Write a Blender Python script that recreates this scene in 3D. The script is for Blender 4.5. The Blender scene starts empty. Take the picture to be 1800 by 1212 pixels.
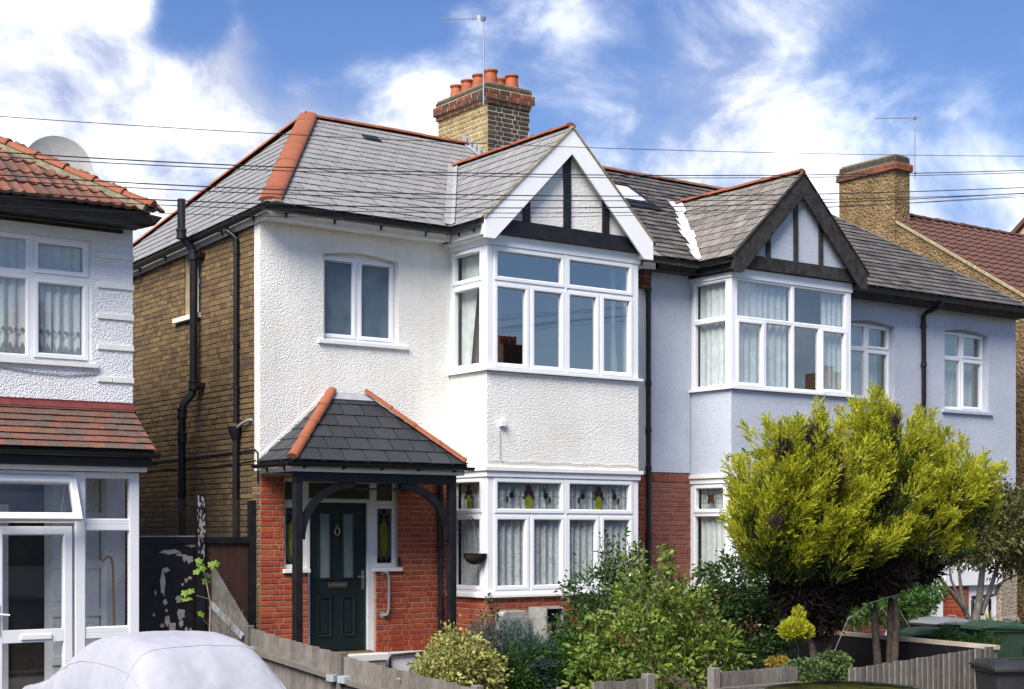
import bpy, bmesh, math, random
import numpy as np
from mathutils import Vector, Matrix
random.seed(7)
RAD = math.radians
scene = bpy.context.scene
col = scene.collection

# ------------------------------------------------------------------ camera
CAM = Vector((-9.1507, -18.3045, 1.95)); FPX = 2696.94; HZ = 936.0; YAW = RAD(54.1315)
FW = Vector((math.cos(YAW), math.sin(YAW), 0)); RT = Vector((math.sin(YAW), -math.cos(YAW), 0))
cd = bpy.data.cameras.new('camera'); cam = bpy.data.objects.new('camera', cd); col.objects.link(cam)
cam.location = CAM; cam.rotation_euler = (RAD(90), 0, YAW - RAD(90))
cd.sensor_width = 36; cd.lens = FPX / 1800 * 36; cd.shift_y = (HZ - 606) / 1800; cd.clip_end = 900; cd.clip_start = .1
scene.camera = cam

def ray(u, v):
    return (FW + RT * ((u - 900) / FPX) + Vector((0, 0, (HZ - v) / FPX)))
def at(u, v, Y):
    r = ray(u, v); return CAM + r * ((Y - CAM.y) / r.y)
def proj(p):
    d = Vector(p) - CAM; z = d.dot(FW)
    return 900 + FPX * d.dot(RT) / max(z, .1), HZ - FPX * d.z / max(z, .1), z

# ------------------------------------------------------------------ sun, sky, exposure
SUN_EL = RAD(47); SUN_AZ = RAD(-27)         # veiled sun high on the left, a little in front of the house fronts
SDIR = Vector((-math.cos(SUN_EL) * math.cos(SUN_AZ), math.cos(SUN_EL) * math.sin(SUN_AZ), math.sin(SUN_EL)))
sl = bpy.data.lights.new('sun', 'SUN'); sl.energy = 2.8; sl.angle = RAD(38); sl.color = (1.0, .93, .82)
so = bpy.data.objects.new('sun', sl); col.objects.link(so); so.rotation_euler = (-SDIR).to_track_quat('-Z', 'Y').to_euler()

world = bpy.data.worlds.new('World'); scene.world = world; world.use_nodes = True
def build_world():
    nt = world.node_tree; N = nt.nodes; L = nt.links; N.clear()
    def n(t, **k):
        x = N.new(t)
        for a, b in k.items(): setattr(x, a, b)
        return x
    def math_(op, a, b=None, clamp=False):
        m = n('ShaderNodeMath', operation=op, use_clamp=clamp)
        for i, q in enumerate((a, b)):
            if q is None: continue
            if isinstance(q, (int, float)): m.inputs[i].default_value = q
            else: L.new(q, m.inputs[i])
        return m.outputs[0]
    sky = n('ShaderNodeTexSky', sky_type='NISHITA', sun_disc=False)
    sky.sun_elevation = SUN_EL; sky.sun_rotation = math.atan2(SDIR.x, SDIR.y)
    sky.air_density = 1.0; sky.dust_density = .3; sky.ozone_density = 2.5; sky.altitude = 50
    hs = n('ShaderNodeHueSaturation'); hs.inputs['Saturation'].default_value = 1.2; hs.inputs['Value'].default_value = .50; hs.inputs['Hue'].default_value = .515
    L.new(sky.outputs[0], hs.inputs['Color'])
    tc = n('ShaderNodeTexCoord'); d = tc.outputs['Generated']
    def noise(scale, detail, rough, vec=d, dist=0.0, off=0.0):
        mp = n('ShaderNodeMapping'); L.new(vec, mp.inputs[0]); mp.inputs['Location'].default_value = (off, off * .7, off * 1.3)
        mp.inputs['Scale'].default_value = (1, 1, 1.35)
        t = n('ShaderNodeTexNoise'); t.inputs['Scale'].default_value = scale; t.inputs['Detail'].default_value = detail
        t.inputs['Roughness'].default_value = rough; t.inputs['Distortion'].default_value = dist
        L.new(mp.outputs[0], t.inputs[0]); return t.outputs['Fac']
    a = noise(3.3, 1, .5, off=2.3); b = noise(9.0, 6, .57, dist=.35, off=5.1)
    # separate clouds: direction (by where they stand in the sky), angular radius, weight
    mir = lambda u, v: Vector((ray(u, v).x, -ray(u, v).y, ray(u, v).z)).normalized()     # the sky the front panes mirror
    clouds = [(ray(40, 190), 11, .44), (ray(650, 195), 3.6, .55), (ray(1400, 330), 8.5, .28), (ray(1690, 400), 6, .30), (ray(1130, 90), 6.5, .10), (ray(430, 150), 3.4, .30),
              (ray(600, 40), 4.6, -.40), (ray(330, 40), 1.8, -.5), (ray(1640, 165), 6, -.36), (mir(930, 520), 8, -.34), (mir(1010, 600), 2.6, .3)]
    acc = math_('ADD', math_('MULTIPLY', math_('SUBTRACT', a, .5), .50), math_('MULTIPLY', math_('SUBTRACT', b, .5), 1.15))
    acc = math_('ADD', acc, -.10)
    for (c, r, w) in clouds:
        c = c.normalized()
        vm = n('ShaderNodeVectorMath', operation='DOT_PRODUCT'); L.new(d, vm.inputs[0]); vm.inputs[1].default_value = c
        mr = n('ShaderNodeMapRange', interpolation_type='SMOOTHSTEP')
        mr.inputs[1].default_value = math.cos(RAD(r)); mr.inputs[2].default_value = math.cos(RAD(r * .15)); mr.inputs[3].default_value = 0; mr.inputs[4].default_value = w
        L.new(vm.outputs['Value'], mr.inputs[0]); acc = math_('ADD', acc, mr.outputs[0])
    mask = n('ShaderNodeMapRange', interpolation_type='SMOOTHSTEP')
    mask.inputs[1].default_value = -.26; mask.inputs[2].default_value = .42; L.new(acc, mask.inputs[0])
    bright = n('ShaderNodeMapRange'); bright.inputs[1].default_value = .40; bright.inputs[2].default_value = .60; L.new(b, bright.inputs[0])
    cc = n('ShaderNodeMix', data_type='RGBA'); cc.inputs[6].default_value = (2.0, 2.2, 2.9, 1); cc.inputs[7].default_value = (6.2, 6.2, 6.2, 1)
    L.new(bright.outputs[0], cc.inputs[0])
    mx = n('ShaderNodeMix', data_type='RGBA'); L.new(math_('POWER', mask.outputs[0], 1.7), mx.inputs[0]); L.new(hs.outputs[0], mx.inputs[6]); L.new(cc.outputs[2], mx.inputs[7])
    bg = n('ShaderNodeBackground'); bg.inputs[1].default_value = .1; L.new(mx.outputs[2], bg.inputs[0])
    out = n('ShaderNodeOutputWorld'); L.new(bg.outputs[0], out.inputs[0])
build_world()
scene.view_settings.view_transform = 'Standard'; scene.view_settings.look = 'None'
scene.view_settings.gamma = 1; scene.view_settings.use_curve_mapping = False
scene.view_settings.exposure = 1.55
scene.render.engine = 'CYCLES'
scene.cycles.max_bounces = 5; scene.cycles.transparent_max_bounces = 24; scene.cycles.caustics_reflective = False; scene.cycles.caustics_refractive = False

# ------------------------------------------------------------------ mesh helpers
class MB:
    def __init__(s, M=None): s.v = []; s.f = []; s.M = M
    def add(s, vs, fs):
        o = len(s.v)
        for p in vs:
            p = Vector(p); s.v.append(s.M @ p if s.M else p)
        for f in fs: s.f.append([i + o for i in f])
        return s
    def box(s, x0, x1, y0, y1, z0, z1):
        return s.add([(x0, y0, z0), (x1, y0, z0), (x1, y1, z0), (x0, y1, z0), (x0, y0, z1), (x1, y0, z1), (x1, y1, z1), (x0, y1, z1)],
                     [(0, 3, 2, 1), (4, 5, 6, 7), (0, 1, 5, 4), (1, 2, 6, 5), (2, 3, 7, 6), (3, 0, 4, 7)])
    def prism(s, poly, off):
        n = len(poly); off = Vector(off); P = [Vector(p) for p in poly]
        return s.add(P + [p + off for p in P], [list(range(n))[::-1], list(range(n, 2 * n))] + [(i, (i + 1) % n, n + (i + 1) % n, n + i) for i in range(n)])
    def bar(s, p0, p1, w, h, up=(0, 0, 1)):
        p0 = Vector(p0); p1 = Vector(p1); d = (p1 - p0).normalized(); up = Vector(up); a = d.cross(up).normalized(); b = a.cross(d)
        a *= w / 2; b *= h / 2
        return s.prism([p0 - a - b, p0 + a - b, p0 + a + b, p0 - a + b], p1 - p0)
    def tube(s, path, r, n=8, cap=True):
        P = [Vector(p) for p in path]; rs = r if isinstance(r, (list, tuple)) else [r] * len(P)
        vs = []; fs = []; ref = Vector((.13, .37, .92))
        for i, p in enumerate(P):
            d = (P[min(i + 1, len(P) - 1)] - P[max(i - 1, 0)]).normalized()
            if abs(d.dot(ref)) > .95: ref = Vector((1, 0.1, 0))
            a = d.cross(ref).normalized(); b = d.cross(a); ref = a.cross(d) if False else ref
            for k in range(n):
                t = 2 * math.pi * k / n; vs.append(p + (a * math.cos(t) + b * math.sin(t)) * rs[i])
        for i in range(len(P) - 1):
            for k in range(n):
                fs.append((i * n + k, i * n + (k + 1) % n, (i + 1) * n + (k + 1) % n, (i + 1) * n + k))
        if cap: fs += [list(range(n))[::-1], list(range((len(P) - 1) * n, len(P) * n))]
        return s.add(vs, fs)
    def lathe(s, prof, n=16, c=(0, 0, 0)):
        c = Vector(c); vs = []; fs = []
        for r, z in prof:
            for k in range(n):
                t = 2 * math.pi * k / n; vs.append(c + Vector((r * math.cos(t), r * math.sin(t), z)))
        for i in range(len(prof) - 1):
            for k in range(n): fs.append((i * n + k, i * n + (k + 1) % n, (i + 1) * n + (k + 1) % n, (i + 1) * n + k))
        return s.add(vs, fs)
    def ring(s, u0, u1, v0, v1, prof):
        C = [(u0, v0, 1, 1), (u1, v0, -1, 1), (u1, v1, -1, -1), (u0, v1, 1, -1)]; n = len(prof); vs = []; fs = []
        for (u, v, a, b) in C:
            for t, w in prof: vs.append((u + a * t, v + b * t, w))
        for i in range(4):
            for k in range(n): fs.append((i * n + k, ((i + 1) % 4) * n + k, ((i + 1) % 4) * n + (k + 1) % n, i * n + (k + 1) % n))
        return s.add(vs, fs)
    def sweep(s, p0, p1, prof, up=(0, 0, 1)):
        p0 = Vector(p0); p1 = Vector(p1); d = (p1 - p0).normalized(); a = d.cross(Vector(up)).normalized(); b = a.cross(d)
        return s.prism([p0 + a * x + b * z for x, z in prof], p1 - p0)
    def build(s, name, mat, parent=None, smooth=None, bevel=0, fix=True, label=None):
        me = bpy.data.meshes.new(name); me.from_pydata([tuple(p) for p in s.v], [], s.f)
        if fix:
            bm = bmesh.new(); bm.from_mesh(me); bmesh.ops.recalc_face_normals(bm, faces=bm.faces); bm.to_mesh(me); bm.free()
        if smooth:
            me.polygons.foreach_set('use_smooth', [True] * len(me.polygons)); me.set_sharp_from_angle(angle=RAD(smooth))
        o = mesh_obj(name, me, mat, parent)
        if bevel:
            m = o.modifiers.new('Bevel', 'BEVEL'); m.width = bevel; m.segments = 2; m.limit_method = 'ANGLE'
        if label: o['label'] = label
        return o
WI = {}
def mesh_obj(name, me, mat, parent=None, M=None):
    if mat and not me.materials: me.materials.append(mat)
    o = bpy.data.objects.new(name, me); col.objects.link(o)
    if M is not None: o.matrix_world = M; o.matrix_basis = M
    if parent:
        o.parent = parent
        if parent.name in WI: o.matrix_parent_inverse = WI[parent.name]
    return o
def root(name, label, cat, loc, group=None):
    o = bpy.data.objects.new(name, None); col.objects.link(o); o.location = loc; o.empty_display_size = .2
    WI[o.name] = Matrix.Translation(-Vector(loc)); o['label'] = label; o['category'] = cat
    if group: o['group'] = group
    return o
def tag(o, label, cat, group=None):
    o['label'] = label; o['category'] = cat
    if group: o['group'] = group
    return o
def struct(o): o['kind'] = 'structure'; return o
def stuff(o): o['kind'] = 'stuff'; return o
def front(Y): return Matrix(((1, 0, 0, 0), (0, 0, -1, Y), (0, 1, 0, 0), (0, 0, 0, 1)))     # u = +X, v = up, w = towards -Y
def side(X): return Matrix(((0, 0, -1, X), (-1, 0, 0, 0), (0, 1, 0, 0), (0, 0, 0, 1)))     # u = -Y, v = up, w = towards -X

# ------------------------------------------------------------------ materials
MATS = {}
def mat(name, cols, rough=.7, scale=3.0, var=.15, vscale=12.0, bump=0.0, bscale=80.0, rnd=False, metal=0.0, spec=.4, kind='noise', dist=.01, detail=3.0, trans=0.0, coat=0.0, alpha=1.0, noisew=.35, streak=None):
    if name in MATS: return MATS[name]
    m = bpy.data.materials.new(name); m.use_nodes = True; nt = m.node_tree; N = nt.nodes; L = nt.links
    bs = N['Principled BSDF']; out = N['Material Output']
    if isinstance(cols[0], (int, float)): cols = [cols]
    geo = N.new('ShaderNodeNewGeometry'); pos = geo.outputs['Position']
    def noise(sc, det=detail, vec=pos):
        t = N.new('ShaderNodeTexNoise'); t.inputs['Scale'].default_value = sc; t.inputs['Detail'].default_value = det; L.new(vec, t.inputs[0]); return t.outputs['Fac']
    def mth(op, a, b):
        x = N.new('ShaderNodeMath'); x.operation = op
        for i, q in enumerate((a, b)):
            if isinstance(q, (int, float)): x.inputs[i].default_value = q
            else: L.new(q, x.inputs[i])
        return x.outputs[0]
    nz = noise(scale)
    if rnd:
        oi = N.new('ShaderNodeObjectInfo')
        fac = mth('FRACT', mth('ADD', oi.outputs['Random'], geo.outputs['Random Per Island']), 0)
        fac = mth('ADD', mth('MULTIPLY', fac, 1 - noisew), mth('MULTIPLY', nz, noisew))
    else:
        mr = N.new('ShaderNodeMapRange'); mr.inputs[1].default_value = .3; mr.inputs[2].default_value = .7; L.new(nz, mr.inputs[0]); fac = mr.outputs[0]
    if len(cols) > 1:
        rp = N.new('ShaderNodeValToRGB'); L.new(fac, rp.inputs[0]); el = rp.color_ramp.elements
        while len(el) < len(cols): el.new(.5)
        for i, c in enumerate(cols): el[i].position = i / (len(cols) - 1); el[i].color = (*c[:3], 1)
        color = rp.outputs[0]
    else:
        rg = N.new('ShaderNodeRGB'); rg.outputs[0].default_value = (*cols[0][:3], 1); color = rg.outputs[0]
    if var:
        v = noise(vscale, 3)
        if streak:
            mp = N.new('ShaderNodeMapping'); mp.inputs['Scale'].default_value = streak; L.new(pos, mp.inputs[0]); v = noise(vscale, 3, mp.outputs[0])
        mr2 = N.new('ShaderNodeMapRange'); mr2.inputs[1].default_value = .25; mr2.inputs[2].default_value = .75; mr2.inputs[3].default_value = 1 - var; mr2.inputs[4].default_value = 1 + var
        L.new(v, mr2.inputs[0])
        mx = N.new('ShaderNodeVectorMath'); mx.operation = 'SCALE'; L.new(color, mx.inputs[0]); L.new(mr2.outputs[0], mx.inputs['Scale']); color = mx.outputs[0]
    L.new(color, bs.inputs['Base Color'])
    bs.inputs['Roughness'].default_value = rough; bs.inputs['Metallic'].default_value = metal; bs.inputs['Specular IOR Level'].default_value = spec
    if coat: bs.inputs['Coat Weight'].default_value = coat
    if bump:
        if kind == 'pebble':
            vo = N.new('ShaderNodeTexVoronoi'); vo.feature = 'SMOOTH_F1'; vo.inputs['Scale'].default_value = bscale; L.new(pos, vo.inputs[0])
            h = mth('ADD', mth('MULTIPLY', vo.outputs['Distance'], -1.0), mth('MULTIPLY', noise(bscale * .45, 2), 1.6))
        else: h = noise(bscale, 3)
        bn = N.new('ShaderNodeBump'); bn.inputs['Strength'].default_value = bump; bn.inputs['Distance'].default_value = dist; L.new(h, bn.inputs['Height']); L.new(bn.outputs[0], bs.inputs['Normal'])
    if trans:
        tl = N.new('ShaderNodeBsdfTranslucent'); L.new(color, tl.inputs[0]); mm = N.new('ShaderNodeMixShader'); mm.inputs[0].default_value = trans
        L.new(bs.outputs[0], mm.inputs[1]); L.new(tl.outputs[0], mm.inputs[2]); L.new(mm.outputs[0], out.inputs[0])
    if alpha < 1:
        tp = N.new('ShaderNodeBsdfTransparent'); mm = N.new('ShaderNodeMixShader'); mm.inputs[0].default_value = alpha
        src = out.inputs[0].links[0].from_socket; L.new(tp.outputs[0], mm.inputs[1]); L.new(src, mm.inputs[2]); L.new(mm.outputs[0], out.inputs[0])
    MATS[name] = m; return m
def glass(name, tint=(.965, .975, .975), f0=.1, rough=0.0, wav=0.0):
    if name in MATS: return MATS[name]
    m = bpy.data.materials.new(name); m.use_nodes = True; nt = m.node_tree; N = nt.nodes; L = nt.links; N.remove(N['Principled BSDF'])
    tr = N.new('ShaderNodeBsdfTransparent'); tr.inputs[0].default_value = (*tint, 1); gl = N.new('ShaderNodeBsdfGlossy'); gl.inputs['Roughness'].default_value = rough
    lw = N.new('ShaderNodeLayerWeight'); lw.inputs[0].default_value = .5; geo = N.new('ShaderNodeNewGeometry'); mm = N.new('ShaderNodeMixShader')
    def mth(op, a, b):
        x = N.new('ShaderNodeMath'); x.operation = op
        for i, q in enumerate((a, b)):
            if isinstance(q, (int, float)): x.inputs[i].default_value = q
            else: L.new(q, x.inputs[i])
        return x.outputs[0]
    f = mth('ADD', mth('MULTIPLY', mth('POWER', lw.outputs['Facing'], 5), 1 - f0), f0)          # Schlick, outer face only
    L.new(mth('MULTIPLY', f, mth('SUBTRACT', 1, geo.outputs['Backfacing'])), mm.inputs[0]); L.new(tr.outputs[0], mm.inputs[1]); L.new(gl.outputs[0], mm.inputs[2]); L.new(mm.outputs[0], N['Material Output'].inputs[0])
    if wav:
        geo = N.new('ShaderNodeNewGeometry'); t = N.new('ShaderNodeTexNoise'); t.inputs['Scale'].default_value = 1.6; t.inputs['Detail'].default_value = 1; L.new(geo.outputs['Position'], t.inputs[0])
        bn = N.new('ShaderNodeBump'); bn.inputs['Strength'].default_value = wav; bn.inputs['Distance'].default_value = .02; L.new(t.outputs['Fac'], bn.inputs['Height']); L.new(bn.outputs[0], gl.inputs['Normal'])
    MATS[name] = m; return m

M_ROUGH = mat('white_roughcast', [(.74, .73, .695), (.85, .84, .815)], .85, scale=1.6, var=.045, vscale=3.0, bump=.85, bscale=88, kind='pebble', dist=.0095, spec=.2, streak=(5, 5, .35))
M_ROUGHL = mat('cool_white_roughcast', [(.74, .755, .79), (.82, .835, .87)], .85, scale=1.4, var=.06, vscale=35, bump=.85, bscale=80, kind='pebble', dist=.013, spec=.2)
M_BLUE = mat('blue_grey_render', [(.41, .45, .535), (.49, .53, .615)], .85, scale=1.1, var=.07, vscale=20, bump=.6, bscale=75, kind='pebble', dist=.007, spec=.2)
M_BROWNREND = mat('brown_roughcast', [(0.144, 0.0972, 0.0504), (0.259, 0.18, 0.0936)], .9, scale=2.5, var=.25, vscale=25, bump=1.0, bscale=30, kind='pebble', dist=.04, spec=.15)
M_PEBDASH = mat('pebbledash', [(.26, .22, .17), (.42, .36, .28)], .9, scale=30, var=.2, vscale=60, bump=1.0, bscale=45, kind='pebble', dist=.03)
M_UPVC = mat('white_upvc', (0.798, 0.817, 0.855), .32, var=.03, vscale=3, spec=.5)
M_WPAINT = mat('white_paint', [(.70, .70, .69), (.80, .80, .79)], .5, scale=4, var=.05)
M_BARGE = mat('white_barge_board', (.86, .87, .89), .4, var=.03, vscale=3)
M_BLACKP = mat('black_paint', [(0.0072, 0.0072, 0.0096), (0.0132, 0.0132, 0.0168)], .45, scale=6, var=.25, bump=.1, bscale=60)
M_BLACKW = mat('weathered_black_timber', [(.012, .011, .011), (.045, .04, .038)], .75, scale=9, var=.5, vscale=30, bump=.5, bscale=70, streak=(3, 3, .6))
M_BLACKPL = mat('black_plastic', (.012, .012, .014), .35, var=.1, spec=.5)
M_REDB = mat('red_brick', [(0.212, 0.0382, 0.0204), (0.34, 0.068, 0.0306), (0.391, 0.0978, 0.0425), (0.297, 0.051, 0.0272), (0.425, 0.111, 0.0467)], .8, scale=20, var=.22, vscale=45, rnd=True, bump=.5, bscale=120, dist=.004, spec=.2)
M_REDMORT = mat('red_wall_mortar', [(.32, .22, .17), (.42, .32, .26)], .9, scale=25, var=.15, bump=.4, bscale=150)
M_YELB = mat('yellow_stock_brick', [(.045, .035, .028), (.13, .09, .05), (.21, .145, .072), (.095, .067, .045), (.165, .115, .06), (.06, .047, .038)], .85, scale=14, var=.3, vscale=35, rnd=True, bump=.6, bscale=100, dist=.005, spec=.2)
M_YELMORT = mat('yellow_wall_mortar', [(.40, .31, .20), (.52, .42, .28)], .9, scale=9, var=.2, bump=.4, bscale=150)
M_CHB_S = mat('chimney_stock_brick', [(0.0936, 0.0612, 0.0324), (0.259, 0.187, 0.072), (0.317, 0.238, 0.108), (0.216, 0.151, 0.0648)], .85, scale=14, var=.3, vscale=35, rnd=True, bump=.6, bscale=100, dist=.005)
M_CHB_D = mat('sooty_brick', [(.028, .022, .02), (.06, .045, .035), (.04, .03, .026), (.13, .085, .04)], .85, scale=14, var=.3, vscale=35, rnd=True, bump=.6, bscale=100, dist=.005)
M_CHB_R = mat('chimney_red_brick', [(.10, .035, .022), (.20, .06, .03), (.06, .035, .028), (.24, .08, .04)], .85, scale=10, var=.35, vscale=25, rnd=True, bump=.6, bscale=100, dist=.005)
M_CHMORT = mat('pale_lime_mortar', [(.52, .47, .36), (.66, .61, .5)], .9, scale=9, var=.15)
M_PURB = mat('plum_brick', [(.15, .05, .04), (.21, .075, .055), (.25, .09, .065), (.17, .06, .05)], .85, scale=12, var=.2, vscale=40, rnd=True, bump=.5, bscale=120, dist=.004, spec=.2)
M_PURMORT = mat('plum_wall_mortar', [(.22, .13, .11), (.30, .2, .17)], .9, scale=12, var=.15)
M_SLATE = mat('grey_slate', [(0.177, 0.177, 0.181), (0.209, 0.209, 0.214), (0.233, 0.233, 0.237), (0.195, 0.195, 0.2)], .65, scale=5, var=.1, vscale=18, rnd=True, bump=.25, bscale=60, dist=.004, spec=.5)
M_SLATEB = mat('weathered_brown_slate', [(.035, .033, .034), (.075, .069, .066), (.125, .113, .105), (.09, .082, .08), (.05, .047, .048), (.115, .102, .096)], .65, scale=5, var=.35, vscale=22, rnd=True, bump=.5, bscale=50, dist=.006, spec=.35)
M_SLATEG = mat('brown_grey_gable_slate', [(.085, .077, .07), (.17, .155, .14), (.215, .195, .178), (.12, .11, .105), (.19, .17, .155)], .65, scale=5, var=.25, vscale=22, rnd=True, bump=.5, bscale=50, dist=.006, spec=.35)
M_SLATEP = mat('new_dark_slate', [(0.0225, 0.025, 0.03), (0.03, 0.033, 0.039), (0.035, 0.038, 0.045)], .5, scale=5, var=.1, vscale=18, rnd=True, bump=.25, bscale=60, dist=.004)
M_UNDER = mat('roof_felt', (.03, .03, .032), .9)
M_TERRA = mat('terracotta', [(0.199, 0.0551, 0.0248), (0.259, 0.0826, 0.0385), (0.231, 0.0688, 0.033)], .75, scale=4, var=.15, vscale=25, rnd=True, bump=.3, bscale=70)
M_POT = mat('chimney_pot_clay', [(0.3, 0.0675, 0.0263), (0.375, 0.105, 0.0413)], .7, scale=8, var=.15)
M_ROMAN = mat('red_roman_tile', [(.07, .04, .03), (.17, .065, .038), (.12, .05, .034), (.06, .045, .038), (.21, .075, .042), (.10, .065, .05)], .75, scale=6, var=.3, vscale=25, rnd=True, bump=.5, bscale=60, dist=.006)
M_PLAINT = mat('old_plain_tile', [(.075, .05, .042), (.15, .06, .042), (.10, .07, .058), (.19, .07, .045), (.085, .072, .062), (.13, .055, .042)], .75, scale=8, var=.3, vscale=30, rnd=True, bump=.5, bscale=60, dist=.006)
M_BROWNT = mat('brown_pantile', [(0.068, 0.032, 0.0256), (0.1, 0.044, 0.0336), (0.08, 0.04, 0.0336)], .7, scale=6, var=.25, vscale=14, rnd=True)
M_LEAD = mat('lead_sheet', [(0.24, 0.247, 0.27), (0.315, 0.323, 0.345)], .6, scale=6, var=.12, bump=.3, bscale=18, dist=.01)
M_LEADW = mat('new_white_flashing', [(0.515, 0.53, 0.562), (0.608, 0.616, 0.64)], .45, scale=6, var=.1, bump=.4, bscale=14, dist=.012)
M_CEMENT = mat('mossy_cement', [(.14, .12, .07), (.25, .22, .15), (.17, .16, .13)], .9, scale=14, var=.3, bump=.6, bscale=60)
M_VERGE = mat('ochre_verge_mortar', [(.24, .19, .10), (.36, .31, .2)], .9, scale=14, var=.3, bump=.5, bscale=60)
M_MAROON = mat('maroon_paint', [(0.112, 0.0196, 0.021), (0.154, 0.035, 0.0315)], .6, scale=8, var=.2)
M_DOOR = mat('dark_green_door', (.012, .022, .024), .35, var=.08, bump=.15, bscale=40, spec=.5)
M_BRASS = mat('brass', (.55, .42, .2), .3, metal=1.0, var=.1)
M_STEEL = mat('grey_metal', (.45, .46, .48), .35, metal=.9, var=.1)
M_GREYPL = mat('grey_plastic', (.25, .26, .27), .5, var=.12)
M_GREYBOX = mat('weathered_grey_box', [(0.216, 0.216, 0.21), (0.276, 0.276, 0.27)], .6, scale=9, var=.2, vscale=30)
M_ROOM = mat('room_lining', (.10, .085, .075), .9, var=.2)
M_ROOMRED = mat('red_curtain', (.22, .05, .055), .8, var=.15)
M_NET = mat('net_curtain', [(.78, .82, .83), (.88, .9, .91)], .9, scale=40, var=.08, vscale=22, alpha=.93, trans=.25)
M_NETB = mat('pale_curtain', [(.66, .72, .74), (.78, .83, .84)], .9, scale=6, var=.08, trans=.2)
M_LACE = mat('lace_curtain', [(.52, .60, .63), (.88, .91, .92)], .9, scale=26, var=.1, vscale=60, alpha=.9, trans=.25, bump=.5, bscale=30)
M_GLASS = glass('window_glass', f0=.11)
M_GLASSW = glass('wavy_window_glass', f0=.42, wav=.03)
M_GLASSB = glass('sky_reflecting_glass', f0=.28)
M_FROST = mat('frosted_glass', [(.065, .10, .13), (.105, .15, .185)], .3, scale=5, var=.12, vscale=160, bump=.25, bscale=220, dist=.002, spec=.8)
M_FROSTD = mat('obscure_door_glass', [(.14, .18, .18), (.18, .22, .22)], .35, scale=6, var=.1, vscale=120, bump=.25, bscale=200, dist=.002)
M_YGLASS = mat('yellow_green_stained_glass', [(0.18, 0.204, 0.015), (0.252, 0.276, 0.024)], .25, scale=12, var=.12, trans=.3)
M_DGLASS = mat('dark_plum_stained_glass', [(0.0135, 0.0054, 0.00675), (0.0225, 0.009, 0.0113)], .25, scale=20, var=.2)
M_GGLASS = mat('dark_green_stained_glass', [(.012, .035, .022), (.02, .05, .03)], .25, scale=20, var=.2)
M_LEADCAME = mat('lead_came', (.06, .065, .07), .5, var=.1)
M_WOODG = mat('silvered_fence_wood', [(.075, .068, .06), (.19, .175, .16), (.12, .11, .10), (.24, .22, .2)], .9, scale=7, var=.3, vscale=26, rnd=True, bump=.6, bscale=50, dist=.006, spec=.15, streak=(3, 3, .35))
M_WOODB = mat('brown_stained_wood', [(.04, .018, .012), (.065, .028, .018)], .7, scale=8, var=.3, vscale=26, rnd=True, streak=(4, 4, .4), bump=.3, bscale=60)
M_GALV = mat('galvanised_bracket', [(.36, .42, .47), (.46, .52, .57)], .5, scale=9, var=.12, metal=.3)
M_PLINTH = mat('white_plinth_paint', [(.62, .64, .68), (.74, .76, .8)], .8, scale=3, var=.08, bump=.3, bscale=40)
M_COVER = mat('car_cover_fabric', [(0.31, 0.319, 0.376), (0.356, 0.366, 0.422)], .62, scale=1.2, var=.05, vscale=2.5, bump=.3, bscale=3.5, dist=.04, spec=.25)
M_CONC = mat('concrete', [(.24, .23, .215), (.34, .33, .31)], .9, scale=3, var=.18, bump=.4, bscale=60)
M_ASPH = mat('asphalt', [(.04, .04, .042), (.065, .065, .067)], .9, scale=2, var=.2, vscale=60, bump=.5, bscale=150)
M_SOIL = mat('garden_soil', [(.04, .03, .02), (.075, .06, .04)], .95, scale=6, var=.3, bump=1, bscale=30, dist=.05)
M_GRASSY = mat('far_ground', [(.05, .07, .03), (.09, .1, .05)], .95, scale=.5, var=.3)
M_BARK = mat('bark', [(.05, .038, .03), (.11, .09, .075)], .9, scale=18, var=.35, vscale=40, bump=.8, bscale=50, dist=.012)
M_BARKG = mat('grey_bark', [(.09, .08, .07), (.17, .155, .14)], .9, scale=14, var=.3, vscale=40, bump=.7, bscale=50, dist=.01)
def leafmat(name, cols, tr=.3, rough=.5): return mat(name, cols, rough, scale=2.6, var=.22, vscale=7, rnd=True, trans=tr, spec=.3, noisew=.55)
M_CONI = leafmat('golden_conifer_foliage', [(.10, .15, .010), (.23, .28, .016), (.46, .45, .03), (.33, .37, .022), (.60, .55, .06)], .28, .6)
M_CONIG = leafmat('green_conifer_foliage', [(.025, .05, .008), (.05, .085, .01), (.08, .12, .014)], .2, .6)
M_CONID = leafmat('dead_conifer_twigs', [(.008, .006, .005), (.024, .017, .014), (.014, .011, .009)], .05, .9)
M_SHRUB = leafmat('glossy_shrub_leaf', [(.03, .065, .014), (.075, .14, .022), (.13, .20, .03), (.24, .27, .06), (.06, .12, .02)], .25, .4)
M_SHRUBD = leafmat('dark_shrub_leaf', [(.018, .04, .016), (.035, .075, .022), (.06, .11, .03), (.10, .15, .05)], .22, .4)
M_SHRUBF = leafmat('feathery_shrub_leaf', [(.03, .075, .02), (.06, .14, .025), (.09, .19, .035)], .25, .5)
M_EUON = leafmat('variegated_leaf', [(.08, .12, .02), (.24, .26, .06), (.42, .40, .15), (.14, .18, .03)], .25, .5)
M_EUPH = leafmat('blue_green_leaf', [(.018, .042, .038), (.035, .075, .066), (.06, .105, .09)], .2, .55)
M_SAP = leafmat('fresh_green_leaf', [(.14, .24, .03), (.22, .33, .05)], .35, .45)
M_RTREE = leafmat('olive_tree_leaf', [(.03, .045, .015), (.07, .085, .025), (.13, .13, .04), (.05, .07, .02)], .25, .45)
M_IVY = leafmat('ivy_leaf', [(.035, .07, .02), (.08, .13, .04), (.16, .2, .08)], .25, .45)
M_TWIG = mat('grey_twig', [(.16, .13, .11), (.25, .21, .18)], .9, scale=20, var=.2)
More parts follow.
